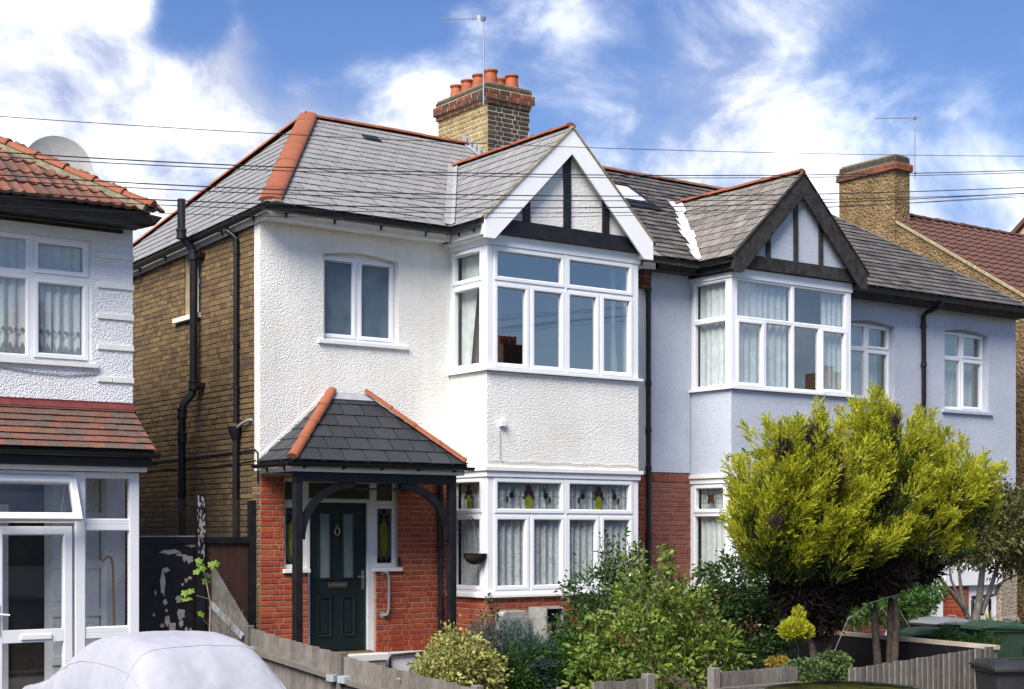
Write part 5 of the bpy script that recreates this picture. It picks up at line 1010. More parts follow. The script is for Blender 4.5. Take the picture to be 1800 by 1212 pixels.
dv = pale_fence('dividing_fence', 'low fence with pale capping rail running back from the street behind the conifer trunks', (6.6, -6.6), (6.6, -2.6), .53, .60, -.5, -.3, .11, [(.02, .02), (.98, .02)], (), (1, 0, 0), brackets=False)
MB().bar((6.6, -6.62, .545), (6.6, -2.6, .61), .10, .05).build('capping_rail', mat('pale_new_timber', [(.34, .29, .23), (.44, .38, .31)], .85, scale=6, var=.2, streak=(3, .4, 3)), dv); MB().bar((6.555, -6.55, .0), (6.555, -2.6, .05), .03, 1.02).build('inner_lining', M_BLACKP, dv)
for i, (x, h, l) in enumerate(((.62, .36, 'split brown stake standing behind the front fence'), (-.02, .30, 'pale broken stub of a stake, left of the two stubs'), (.15, .29, 'pale broken stub of a stake, right of the two stubs'))):
    s = MB().tube([(x, -6.45, -.5), (x + .01, -6.45, h + .14)], [.03, .032], 7).build('stake', M_WOODB if i == 0 else M_TWIG, None, smooth=60); tag(s, l, 'stake')
# side passage: peeling black panel, post, mesh and brown gate
sg = root('side_gate', 'black peeling gate and brown boarded door with wire mesh above, between the houses', 'gate', (-.9, .15, -.06))
bp = MB(front(.15)).box(-1.72, -.86, -.06, 1.80, -.03, 0).build('black_panel', M_BLACKP, sg, bevel=.004); MB(front(.15)).box(-1.74, -.05, 1.805, 1.89, -.05, .03).build('top_rail', M_BLACKP, sg, bevel=.006); MB(front(.15)).box(-1.74, -.86, 1.892, 1.905, -.04, .025).build('peeled_edge', M_PEEL, sg)
pc = MB(front(.15)); rg = random.Random(12)
for (u, v, rx, ry) in ((-1.20, 1.70, .13, .03), (-1.0, 1.62, .03, .05), (-.93, 1.60, .045, .05), (-1.07, 1.66, .06, .015), (-1.30, 1.30, .035, .16), (-1.26, 1.47, .05, .03), (-1.27, 1.06, .03, .035), (-1.08, 1.09, .045, .05), (-1.05, .90, .055, .07), (-1.05, .78, .03, .05), (-1.24, .82, .035, .07), (-1.17, .74, .05, .06), (-1.31, .76, .03, .025), (-1.22, .66, .04, .045), (-.92, .66, .03, .05), (-.90, .58, .02, .09), (-.98, .70, .02, .03), (-.98, 1.33, .025, .03), (-.93, 1.36, .03, .02), (-1.03, 1.28, .02, .02), (-1.40, 1.18, .012, .03), (-.90, 1.78, .09, .02), (-1.13, 1.83, .06, .018), (-1.25, .95, .02, .02), (-1.42, .9, .015, .02)):
    blob(pc, u, v, .001, rx, ry, .0018, 11, .28, rg.random() * 6)
pc.build('peeled_patch', M_PEEL, bp); pst = MB(front(.15)).box(-.855, -.745, -.06, 2.42, -.05, .06).build('gate_post', M_BLACKP, sg, bevel=.004)
pk = MB(front(.15))
for i in range(60): pk.box(u := -.85 + rg.random() * .09, u + .006 + rg.random() * .016, v := 1.5 + rg.random() ** .8 * .88, v + .02 + rg.random() * .05, .0605, .0625 + rg.random() * .001)
pk.build('peeled_flake', M_PEEL, pst)
for i in range(7): MB(front(.16)).box(-.742 + i * .092, -.742 + i * .092 + .088, -.04, 1.80, -.025, 0).build('gate_board', M_WOODB, sg, bevel=.003)
MB(front(.15)).box(-.095, -.0, -.06, 2.37, -.05, .045).build('gate_jamb', M_BLACKP, sg); MB(front(.16)).lathe([(0, .05), (.025, .045), (.03, .03), (.012, .02), (.012, 0)], 14, (-.17, .80, .0)).build('door_knob', M_STEEL, sg, smooth=40)
ms = MB(front(.15)); z0, z1 = 1.9, 2.38; k = 0
for (a, b) in ((-1.72, -.86), (-.74, -.10)):
    nx = int((b - a) / .028)
    for i in range(nx):
        for j in range(9):
            x = a + i * .028; z = z0 + j * .053; ms.tube([(x, z, .0), (x + .014, z + .0265, .003), (x, z + .053, 0)], .0016, 3, False); ms.tube([(x + .028, z, .0), (x + .014, z + .0265, .003), (x + .028, z + .053, 0)], .0016, 3, False)
stuff(ms.build('wire_mesh', mat('rusty_dark_wire', (.10, .085, .07), .7, metal=.3), sg, fix=False))
sp_ = root('fence_panel', 'grey panel with a steeply sloping top leaning by the brown gate', 'fence', (-.55, -.2, -.1)); MB().prism([(-.66, .08, -.1), (-.45, -.52, -.1), (-.45, -.52, .78), (-.64, .02, 1.46), (-.66, .08, 1.50)], (.03, .01, 0)).build('board', mat('dark_grey_timber', [(.10, .095, .09), (.17, .16, .15)], .9, scale=8, var=.3, bump=.5, bscale=50, streak=(4, 4, .5)), sp_)
MB().bar((-.675, .06, 1.02), (-.50, -.50, .62), .03, .07).build('brace', M_GALV, sp_)

# ================================================================== plants
def conifer(label, base, trunk_tips, ells, nplume, seed, dead=(), low=None, trunk_r=.07, name='conifer'):
    rng = np.random.default_rng(seed); o = root(name, label, 'tree', base); tr = MB(); rr = random.Random(seed)
    for (dx, dy, t) in trunk_tips:
        b = Vector(base) + Vector((dx, dy, 0)); t = Vector(t); tr.tube([b, b.lerp(t, .3) + Vector((rr.uniform(-.04, .04), rr.uniform(-.04, .04), 0)), b.lerp(t, .65) + Vector((rr.uniform(-.06, .06), rr.uniform(-.06, .06), 0)), t], [trunk_r, trunk_r * .8, trunk_r * .6, trunk_r * .3], 9)
    tr.build('trunk', M_BARK, o, smooth=60, fix=False)
    C, d = in_ell(rng, ells, nplume * 3, .80); E = np.array(ells); keep = np.ones(len(C), bool)
    for e in E: keep &= (((C - e[:3]) / e[3:6]) ** 2).sum(1) > .55
    C, d = C[keep][:nplume], d[keep][:nplume]; n = len(C); AX = unit(d * np.array([.62, .62, .35]) + np.array([0, 0, .95]) + rng.normal(size=(n, 3)) * .14); PLn = rng.uniform(.36, .74, n)
    ns = 64; k = np.repeat(np.arange(n), ns); f = rng.random(len(k)) ** .85; R = .135 * (1 - f) ** .75 + .010; off = rng.normal(size=(len(k), 3)); off = off - AX[k] * (off * AX[k]).sum(1, keepdims=True); off = unit(off)
    SP = C[k] - AX[k] * .08 + AX[k] * (f * PLn[k])[:, None] + off * (R * rng.random(len(k)) ** .5)[:, None]; SD = unit(AX[k] * 1.0 + off * .5 + rng.normal(size=(len(k), 3)) * .2)
    nn = 13; q = np.repeat(np.arange(len(SP)), nn); g = np.tile(np.linspace(0, 1, nn), len(SP)); sl_ = rng.uniform(.07, .12, len(SP)); sd = np.tile(np.where(np.arange(nn) % 2, 1., -1.), len(SP)); perp = unit(np.cross(SD, rng.normal(size=SD.shape)))
    NP = SP[q] + SD[q] * (g * sl_[q])[:, None]; ND = SD[q] + perp[q] * (sd * .75 * (1 - g * .8))[:, None] + rng.normal(size=(len(q), 3)) * .12
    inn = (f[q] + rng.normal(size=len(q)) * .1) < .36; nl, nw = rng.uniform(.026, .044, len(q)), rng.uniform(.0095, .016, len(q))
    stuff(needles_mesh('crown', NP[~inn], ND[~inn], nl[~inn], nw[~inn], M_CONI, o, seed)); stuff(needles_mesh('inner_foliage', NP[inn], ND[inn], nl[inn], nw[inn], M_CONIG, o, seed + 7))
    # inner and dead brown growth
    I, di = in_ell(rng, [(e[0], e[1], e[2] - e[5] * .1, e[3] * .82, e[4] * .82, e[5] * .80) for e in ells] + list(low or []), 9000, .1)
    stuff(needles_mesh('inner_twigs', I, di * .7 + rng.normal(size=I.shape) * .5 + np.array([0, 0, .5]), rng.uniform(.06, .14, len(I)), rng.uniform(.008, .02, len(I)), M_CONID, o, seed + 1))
    if low:
        I, di = in_ell(rng, list(low), 7000, .1); stuff(needles_mesh('lower_twigs', I, di * .6 + rng.normal(size=I.shape) * .7, rng.uniform(.08, .18, len(I)), rng.uniform(.012, .034, len(I)), M_CONID, o, seed + 2))
    for j, (c, r, n_) in enumerate(dead):
        P = np.array(c) + rng.normal(size=(n_, 3)) * np.array(r) * .45; stuff(needles_mesh('dead_tips', P, rng.normal(size=P.shape) * .45 + np.array([0, 0, 1.]), rng.uniform(.06, .15, n_), rng.uniform(.006, .014, n_), M_CONID, o, seed + 5 + j))
    return o
def E3(u, v, Y, rx, ry, rz, k=1.0): p = at(u, v, Y); return (p.x, p.y, p.z, rx * k, ry * k, rz * k)
bR = (5.75, -5.6, -.5)
conifer('taller golden conifer with pointed top and two bare trunks beside the fence', bR, [(-.05, .0, (5.55, -5.55, 1.7)), (.12, .05, (5.95, -5.6, 1.8)), (.03, -.08, (5.85, -5.6, 1.6))],
        [E3(1548, 815, -5.6, .20, .22, .42, .9), E3(1603, 838, -5.6, .18, .2, .36, .9), E3(1708, 910, -5.6, .26, .3, .34, .85), E3(1660, 985, -5.7, .36, .3, .16, .9), E3(1550, 852, -5.6, .50, .50, .72, .84), E3(1525, 900, -5.6, .62, .6, .62, .84), E3(1630, 880, -5.6, .60, .55, .56, .84), E3(1690, 895, -5.6, .34, .4, .42, .84), E3(1455, 880, -5.6, .42, .45, .50, .84), E3(1600, 960, -5.6, .62, .5, .30, .84), E3(1500, 960, -5.7, .5, .5, .32, .84)], 300, 5,
        dead=[(tuple(at(1575, 745, -5.9)), (.07, .07, .12), 160), (tuple(at(1680, 880, -6.15)), (.10, .08, .16), 300), (tuple(at(1475, 850, -6.05)), (.07, .07, .12), 160)], low=[E3(1540, 1010, -5.5, .55, .4, .22), E3(1600, 1000, -5.4, .5, .3, .16), E3(1500, 1030, -5.4, .4, .3, .2)])
bL = (4.85, -5.35, -.5)
conifer('lower golden conifer with brown dead tips above its dark bare base', bL, [(-.03, 0, (4.75, -5.35, 1.4)), (.08, .04, (5.0, -5.35, 1.5))],
        [E3(1405, 860, -5.5, .42, .45, .62, .84), E3(1362, 900, -5.5, .36, .42, .42, .84), E3(1420, 930, -5.55, .55, .5, .46, .84), E3(1345, 950, -5.5, .26, .3, .28, .9), E3(1372, 995, -5.5, .30, .3, .18, .9), E3(1440, 1005, -5.65, .36, .3, .17, .9), E3(1400, 985, -5.45, .40, .4, .28, .84)], 185, 9,
        dead=[(tuple(at(1432, 772, -5.75)), (.17, .12, .14), 800), (tuple(at(1378, 795, -5.8)), (.13, .1, .13), 420), (tuple(at(1365, 925, -6.1)), (.07, .06, .09), 160), (tuple(at(1475, 830, -6.05)), (.1, .08, .13), 260)], low=[E3(1440, 1060, -5.35, .40, .3, .42), E3(1400, 1040, -5.35, .34, .3, .30), E3(1410, 1000, -5.35, .4, .3, .3), E3(1470, 1000, -5.35, .4, .3, .3)])
rng = np.random.default_rng(3); cs = E3(1400, 1105, -5.9, .13, .13, .12); P, d = in_ell(rng, [cs, (cs[0] - .12, cs[1], cs[2] - .02, .1, .1, .1), (cs[0] + .13, cs[1], cs[2] - .05, .1, .1, .09), (cs[0] + .03, cs[1], cs[2] + .12, .07, .07, .12)], 2600, .3); so_ = root('conifer_sprig', 'small round golden sprig low on the dark conifer base', 'shrub', (cs[0], cs[1], -.5))
stuff(needles_mesh('foliage', P, d * .7 + np.array([0, 0, .8]) + rng.normal(size=P.shape) * .3, .055, .016, M_CONI, so_)); stems('stem', (cs[0], cs[1], -.5), [Vector(cs[:3])], M_BARK, so_, .012)

S = lambda *a, **k: shrub(*a, **k)
b = at(1110, 1100, -4.6); S('leafy_shrub', 'tall glossy green shrub with yellowing leaves in front of the downpipe', (b.x, b.y, -.45), [E3(1140, 1060, -4.6, .45, .45, .42), E3(1100, 1140, -4.8, .62, .5, .48), E3(1190, 1080, -4.6, .45, .42, .50), E3(1170, 1180, -4.9, .62, .5, .42), E3(1060, 1200, -4.9, .4, .4, .35), E3(1250, 1150, -4.7, .4, .4, .5)], 6000, .085, .46, M_SHRUB, 16, 31, clump=360, rmin=.3, spikes=9)
b = at(1010, 1100, -3.6); S('bay_shrub', 'dark green shrub with thin upright shoots under the bay window', (b.x, b.y, -.38), [E3(1048, 1040, -3.6, .36, .4, .40), E3(1085, 1020, -3.6, .34, .4, .38), E3(1025, 1095, -3.6, .34, .4, .34), E3(1050, 1130, -3.7, .5, .45, .45), E3(1110, 1010, -3.6, .28, .3, .3)], 5200, .065, .42, M_SHRUBD, 16, 33, clump=330, rmin=.3, spikes=12)
b = at(1280, 1060, -4.0); S('broadleaf_shrub', 'deep green shrub behind the lower conifer, below the plum brick wall', (b.x, b.y, -.4), [E3(1290, 1030, -4.0, .5, .45, .42), E3(1330, 1100, -4.1, .62, .5, .5), E3(1240, 1080, -4.0, .45, .4, .48), E3(1350, 1040, -3.9, .45, .4, .45), E3(1300, 1160, -4.2, .6, .5, .4)], 9500, .075, .46, M_SHRUBD, 14, 35, clump=520, rmin=.2)
b = at(960, 1150, -3.9); S('feathery_shrub', 'low feathery green plant beside the blue-green bush', (b.x, b.y, -.42), [E3(965, 1170, -3.9, .45, .4, .25), E3(1020, 1170, -4.2, .5, .4, .32), E3(905, 1180, -4.1, .42, .4, .3), E3(990, 1150, -3.7, .35, .3, .26)], 8000, .085, .13, M_SHRUBF, 10, 37, clump=260, rmin=.2, droop=.5)
b = at(880, 1160, -4.0); S('euphorbia', 'blue-green bushy plant in front of the closed meter box', (b.x, b.y, -.42), [E3(893, 1118, -4.0, .2, .22, .2), E3(862, 1122, -4.0, .17, .2, .24), E3(950, 1140, -4.0, .2, .2, .2), E3(900, 1160, -4.1, .34, .32, .36), E3(855, 1150, -4.0, .22, .22, .3), E3(925, 1180, -4.2, .3, .3, .32)], 9500, .062, .13, M_EUPH, 14, 39, clump=150, rmin=.35, up=.6, droop=.0)
b = at(800, 1180, -4.2); S('variegated_bush', 'pale yellow variegated bush at the foot of the porch post', (b.x, b.y, -.45), [E3(800, 1165, -4.2, .34, .34, .24), E3(775, 1190, -4.3, .32, .32, .26), E3(840, 1185, -4.3, .30, .3, .26), E3(790, 1130, -4.15, .11, .11, .17), E3(758, 1195, -4.3, .22, .24, .2), E3(820, 1150, -4.2, .2, .2, .2)], 7500, .052, .6, M_EUON, 10, 41, clump=420, rmin=.45)
b = at(860, 1110, -3.4); S('sprig_plant', 'thin sprig with small paired leaves against the white bay sill', (b.x, b.y, -.38), [E3(858, 1055, -3.4, .03, .03, .1), E3(872, 1075, -3.4, .05, .05, .12), E3(850, 1082, -3.4, .05, .05, .08)], 170, .045, .4, M_SHRUBD, 5, 43, rmin=.0)
b = at(1420, 1180, -6.3); S('ivy', 'variegated ivy mound spilling over the front fence', (b.x, b.y, -.52), [E3(1420, 1180, -6.35, .34, .22, .14), E3(1370, 1195, -6.4, .26, .2, .12), E3(1465, 1165, -6.3, .22, .2, .13), E3(1480, 1190, -6.45, .16, .15, .16), E3(1400, 1215, -6.4, .4, .2, .16)], 4200, .048, .7, M_IVY, 8, 45, rmin=.5, cat='plant')
b = at(1370, 1185, -5.9); S('golden_creeper', 'little orange-yellow plant beside the ivy mound', (b.x, b.y, -.5), [E3(1368, 1165, -5.9, .16, .12, .07)], 320, .045, .5, leafmat('orange_leaf', [(.25, .15, .02), (.32, .24, .04), (.15, .16, .03)]), 4, 47, rmin=.1, cat='plant')
# wisteria-like sprays
def spray(name, label, base, pts, n, L, m):
    o = root(name, label, 'plant', base); MB().tube(pts, [.008 - .005 * i / (len(pts) - 1) for i in range(len(pts))], 5).build('stem', M_BARKG, o, smooth=60, fix=False); rng = np.random.default_rng(len(label)); P = []; D = []
    for i in range(n):
        t = .35 + .65 * i / n; k = min(int(t * (len(pts) - 1)), len(pts) - 2); f = t * (len(pts) - 1) - k; p = Vector(pts[k]).lerp(Vector(pts[k + 1]), f); P.append(p); D.append((rng.normal() * .6, rng.normal() * .4, -.5 + rng.normal() * .5))
    stuff(leaves_mesh('foliage', np.array(P, float), np.array(D, float), L, L * .38, m, o, .15, 3)); return o
q = [at(1400, 850, -4.9), at(1375, 815, -4.9), at(1345, 795, -4.9), at(1310, 795, -4.9), at(1280, 803, -4.9)]; spray('climber_spray', 'arching leafy spray against the blue-grey bay wall', at(1400, 850, -4.9), [tuple(p) for p in q], 46, .085, M_SHRUBF)
q = [at(1465, 1150, -6.0), at(1490, 1090, -6.0), at(1530, 1060, -6.0), at(1580, 1045, -5.9), at(1615, 1060, -5.9)]; spray('rose_spray', 'arching stem with drooping leaflets across the conifer trunks', (q[0].x, q[0].y, -.5), [(q[0].x, q[0].y, -.5)] + [tuple(p) for p in q], 40, .09, M_SHRUBF)
b = at(1620, 1070, -3.5); S('garden_shrub', 'fresh green shrub behind the conifer trunks near the blue house door', (b.x, b.y, -.35), [E3(1610, 1060, -3.0, .34, .3, .34), E3(1630, 1040, -3.0, .3, .3, .25), E3(1555, 1062, -2.8, .42, .3, .36), E3(1500, 1062, -2.7, .42, .3, .4)], 4200, .08, .34, M_SHRUBF, 8, 49, rmin=.2)
# small tree at the right
rb_ = at(1715, 1150, -3.0); tr = root('garden_tree', 'small multi-stemmed tree with twisting bare branches at the right edge', 'tree', (rb_.x, rb_.y, -.4)); tm = MB(); T2 = lambda u, v, dy=0: tuple(at(u, v, -3.0 + dy))
for pts, r in (([(rb_.x, rb_.y, -.4), T2(1712, 1110), T2(1722, 1050), T2(1728, 990), T2(1735, 930)], .085), ([T2(1712, 1110), T2(1695, 1070), T2(1675, 1045), T2(1650, 1015), T2(1630, 1000)], .05), ([T2(1700, 1085), T2(1690, 1040), T2(1685, 1000), T2(1690, 950)], .04), ([T2(1724, 1080), T2(1740, 1040), T2(1752, 1000), T2(1765, 950)], .05), ([T2(1735, 1050), T2(1750, 1045), T2(1752, 1030), T2(1768, 1020), T2(1800, 1005)], .028), ([T2(1690, 1060), T2(1672, 1020), T2(1668, 990), T2(1655, 960)], .025), ([T2(1728, 990), T2(1710, 960), T2(1690, 930)], .03), ([T2(1735, 930), T2(1745, 890), T2(1740, 870)], .03), ([T2(1735, 960), T2(1770, 920), T2(1790, 890)], .025)):
    tm.tube(pts, [r * (1 - .65 * i / (len(pts) - 1)) for i in range(len(pts))], 8)
tm.build('trunk', M_BARKG, tr, smooth=60, fix=False); rng = np.random.default_rng(8); el = [E3(1740, 925, -3.0, .62, .6, .55), E3(1785, 905, -3.0, .6, .6, .5), E3(1700, 950, -3.0, .42, .5, .38), E3(1770, 975, -2.9, .55, .5, .32), E3(1740, 880, -3.0, .4, .4, .32), E3(1830, 960, -3, .6, .6, .6)]
C, d = in_ell(rng, el, 420, .15); k = rng.integers(0, 420, 11000); lo = rng.normal(size=(11000, 3)) * .075; stuff(leaves_mesh('crown', C[k] + lo, unit(lo) + d[k] * .5 + np.array([0, 0, .2]), rng.uniform(.05, .09, 11000), .034, M_RTREE, tr, .2, 8, .3)); stems('twig', T2(1735, 930), [Vector(p) for p in C[:40]], M_BARKG, tr, .010, 4)
b = at(1800, 1150, -2.6); S('edge_shrub', 'dark green shrub at the right edge below the small tree', (b.x, b.y, -.35), [E3(1800, 1120, -2.6, .25, .3, .3), E3(1810, 1160, -2.8, .25, .3, .3)], 900, .07, .45, M_SHRUBD, 6, 51, rmin=.2)
b = at(1560, 1140, -4.0); S('bin_side_shrub', 'small leafy plant growing among the green bins', tuple(at(1700, 1135, -5.0)[:2]) + (-.45,), [E3(1665, 1120, -5.0, .18, .2, .16), E3(1690, 1130, -5.0, .26, .2, .10), E3(1730, 1128, -5.0, .22, .2, .12)], 900, .07, .3, M_SHRUBF, 6, 53, rmin=.1)
yg = at(1735, 1095, -1.8); og = root('ornamental_grass', 'clump of yellow ornamental grass behind the green bin', 'plant', (yg.x, yg.y, -.2)); rng = np.random.default_rng(6); n = 260; D = rng.normal(size=(n, 3)) * np.array([1, 1, .25]) + np.array([0, 0, .7]); gm = MB()
for i in range(n):
    d = Vector(D[i]).normalized(); p = Vector((yg.x, yg.y, yg.z - .16)) + Vector(rng.normal(size=3)) * .03; l = .35 + .2 * rng.random(); s = d.cross(Vector((0, 0, 1))).normalized() * .006; m1 = p + d * l * .6; t = p + d * l - Vector((0, 0, .12)); gm.add([p - s, p + s, m1 + s, m1 - s, t], [(0, 1, 2, 3), (3, 2, 4)])
stuff(gm.build('blades', M_YELP, og, fix=False))
MB().lathe([(.12, 0), (.16, .25), (.17, .26), (.15, .26)], 16, (yg.x, yg.y, yg.z - .42)).build('pot', M_CONC, og, smooth=40)
# dead twiggy bush and sapling by the gate
tb = at(395, 1110, -.9); o = root('twiggy_bush', 'bare grey twiggy bush in front of the sloping panel', 'shrub', (tb.x, tb.y, -.2)); tg_ = MB(); rr = random.Random(5)
for i in range(60):
    a = rr.uniform(0, 6.28); p = Vector((tb.x, tb.y, -.15)); l = rr.uniform(.75, 1.3); e = p + Vector((math.cos(a) * rr.uniform(.02, .28), math.sin(a) * rr.uniform(.02, .28), l)); m_ = p.lerp(e, .5) + Vector((rr.uniform(-.03, .03), rr.uniform(-.03, .03), 0)); tg_.tube([p, m_, e], [.006, .004, .0018], 4, False)
    for k in range(3): s = p.lerp(e, rr.uniform(.45, .95)); tg_.tube([s, s + Vector((rr.uniform(-.14, .14), rr.uniform(-.1, .1), rr.uniform(.04, .2)))], [.003, .0012], 3, False)
tg_.build('twigs', M_TWIG, o, fix=False)
sb = at(365, 1090, -.6); o = root('sapling', 'thin sapling with a few bright green lobed leaves by the peeling gate', 'plant', (sb.x, sb.y, -.15)); q = [(sb.x, sb.y, -.15), tuple(at(370, 1060, -.6)), tuple(at(362, 1020, -.6)), tuple(at(357, 990, -.6))]; stm = MB().tube(q, [.012, .011, .009, .005], 6); stm.tube([tuple(at(366, 1053, -.6)), tuple(at(345, 1047, -.6))], [.006, .004], 5); stm.build('stem', M_TWIG, o, smooth=60, fix=False); rr = random.Random(3)
for (u, v) in ((350, 985), (357, 998), (372, 992), (376, 996), (345, 1004), (365, 1010), (362, 1022), (325, 1042), (332, 1050), (326, 1052), (335, 1038), (354, 1078), (380, 990), (352, 992)):
    c = at(u, v, -.6 + rr.uniform(-.06, .06)); lf_ = MB(); nrm = Vector((rr.uniform(-.5, .1), rr.uniform(-1, -.4), rr.uniform(.3, 1))).normalized(); a1 = nrm.cross(Vector((rr.uniform(-1, 1), rr.uniform(-1, 1), .2))).normalized(); a2 = nrm.cross(a1); N = 15; P = [c]
    for i in range(N): t = 2 * math.pi * i / N; r = .058 * (.62 + .38 * abs(math.sin(2.5 * t))); P.append(c + a1 * r * math.cos(t) + a2 * r * math.sin(t) - nrm * .016)
    lf_.add(P, [(0, 1 + i, 1 + (i + 1) % N) for i in range(N)]).build('leaf', M_SAP, o, fix=False)

# ================================================================== covered car
def loft(stations, n=18):
    """stations: (x, half width, belt z, roof half width, top z); gives rings from one side over the top to the other"""
    V = []; F = []
    for (x, y, hw, zb, rw, zt, gz) in stations:
        pts = [(-hw * .98, gz), (-hw, gz + (zb - gz) * .35), (-hw * 1.0, gz + (zb - gz) * .7), (-hw * .97, zb), (-(hw * .5 + rw * .5), (zb + zt) / 2 + .02), (-rw, zt - .06), (-rw * .8, zt - .012), (-rw * .4, zt), (0, zt + .006)]
        pts = pts + [(-a, b) for a, b in pts[-2::-1]]
        for (a, b) in pts: V.append(Vector((x, y + a, b)))
    W = len(V) // len(stations)
    for i in range(len(stations) - 1):
        for k in range(W - 1): F.append((i * W + k, i * W + k + 1, (i + 1) * W + k + 1, (i + 1) * W + k))
    F.append(list(range(W))); F.append(list(range((len(stations) - 1) * W, len(stations) * W))[::-1]); return V, F, W
gz = -.50; cxx = -3.60
cc = root('covered_car', 'small car under a fitted pale silver-grey cover', 'car', (cxx, -4.9, gz))
stn = [(3.06, .60, .05, .48, .10), (3.10, .68, .22, .55, .28), (3.22, .74, .36, .60, .42), (3.5, .79, .42, .64, .50), (3.85, .81, .46, .66, .55), (4.12, .82, .49, .64, .61), (4.38, .825, .50, .60, .80), (4.66, .83, .52, .585, .965), (4.95, .83, .53, .575, 1.04), (5.35, .83, .53, .57, 1.065), (5.75, .825, .52, .57, 1.05), (6.05, .82, .51, .57, .99), (6.25, .81, .50, .59, .84), (6.42, .80, .48, .61, .66), (6.52, .77, .44, .62, .52), (6.60, .72, .34, .58, .40), (6.63, .64, .2, .5, .24)]
V, F, W = loft([(x, 0, hw * .93, zb, rw * .93, zt, gz + .12) for (x, hw, zb, rw, zt) in stn]); V = [Vector((cxx + p.y, -p.x, p.z)) for p in V]; cv = MB().add(V, F).build('cover', M_COVER, cc); sd_ = cv.modifiers.new('Subsurf', 'SUBSURF'); sd_.levels = sd_.render_levels = 4
for p in cv.data.polygons: p.use_smooth = True
tx = bpy.data.textures.new('folds', 'CLOUDS'); tx.noise_scale = .35; dm_ = cv.modifiers.new('Folds', 'DISPLACE'); dm_.texture = tx; dm_.strength = .035; dm_.mid_level = .5; dm_.texture_coords = 'GLOBAL'
tx2 = bpy.data.textures.new('creases', 'CLOUDS'); tx2.noise_scale = .22; tx2.noise_type = 'HARD_NOISE'; dm2 = cv.modifiers.new('Creases', 'DISPLACE'); dm2.texture = tx2; dm2.strength = .007; dm2.mid_level = .5; dm2.texture_coords = 'GLOBAL'
ev = cv.evaluated_get(bpy.context.evaluated_depsgraph_get())
def on_cover(p): r = ev.closest_point_on_mesh(p); return (r[1] + r[2] * .002) if r[0] else p
def seam_line(P): Q = [P[i].lerp(P[i + 1], t / 4) for i in range(len(P) - 1) for t in range(4)] + [P[-1]]; MB().tube([on_cover(q) for q in Q], .0035, 5).build('seam', M_COVER, cc, smooth=60)
for i in (6, 11): seam_line([V[i * W + k] for k in range(1, W - 1)])
for k in (4, W - 5): seam_line([V[i * W + k] for i in range(3, 15)])
hem = [V[i * W] for i in range(len(stn))] + [V[i * W + W - 1] for i in range(len(stn) - 1, -1, -1)]; MB().tube(hem + [hem[0]], .018, 6).build('hem', M_COVER, cc, smooth=60)
for (x, s) in ((-3.75, -1), (-5.9, -1), (-3.75, 1), (-5.9, 1)):
    MB(Matrix.Translation((cxx + s * .62, x, gz + .28)) @ Matrix.Rotation(RAD(90), 4, 'Y')).lathe([(.0, -.09), (.2, -.09), (.28, -.07), (.29, 0), (.28, .07), (.2, .09), (0, .09)], 24).build('wheel', M_TYRE, cc, smooth=40)
# black car at the kerb, only its roof in view
kx, ky, kz = -.42, -10.35, -.70
kc = root('parked_car', 'black car whose roof just shows at the bottom edge', 'car', (kx, ky, kz))
stn = [(-2.0, .72, .0, .62, .06), (-1.95, .8, .1, .7, .2), (-1.8, .84, .2, .74, .28), (-1.45, .86, .24, .72, .33), (-1.05, .87, .26, .68, .50), (-.65, .87, .27, .62, .72), (-.3, .87, .27, .59, .785), (.2, .87, .27, .58, .805), (.7, .87, .27, .58, .775), (1.15, .87, .27, .6, .68), (1.5, .86, .26, .64, .46), (1.75, .84, .22, .7, .30), (1.92, .78, .1, .68, .16), (1.96, .72, .0, .62, .04)]
V, F, W = loft([(kx + x, ky, hw, zb, rw, zt, kz + .22) for (x, hw, zb, rw, zt) in stn]); kb = MB().add(V, F).build('body', M_CARPAINT, kc, smooth=180); s2 = kb.modifiers.new('Subsurf', 'SUBSURF'); s2.levels = s2.render_levels = 2
for s in (-1, 1): MB().prism([(kx - 1.0, ky + s * .80, .32), (kx + 1.25, ky + s * .80, .32), (kx + .9, ky + s * .69, .66), (kx - .5, ky + s * .69, .66)], (0, s * .03, 0)).build('side_window', M_FROST, kc)
for (x, s) in ((-1.3, -1), (1.25, -1), (-1.3, 1), (1.25, 1)): MB(Matrix.Translation((kx + x, ky + s * .76, kz + .31)) @ Matrix.Rotation(RAD(90), 4, 'X')).lathe([(0, -.1), (.22, -.1), (.30, -.08), (.31, 0), (.30, .08), (.22, .1), (0, .1)], 24).build('wheel', M_TYRE, kc, smooth=40)

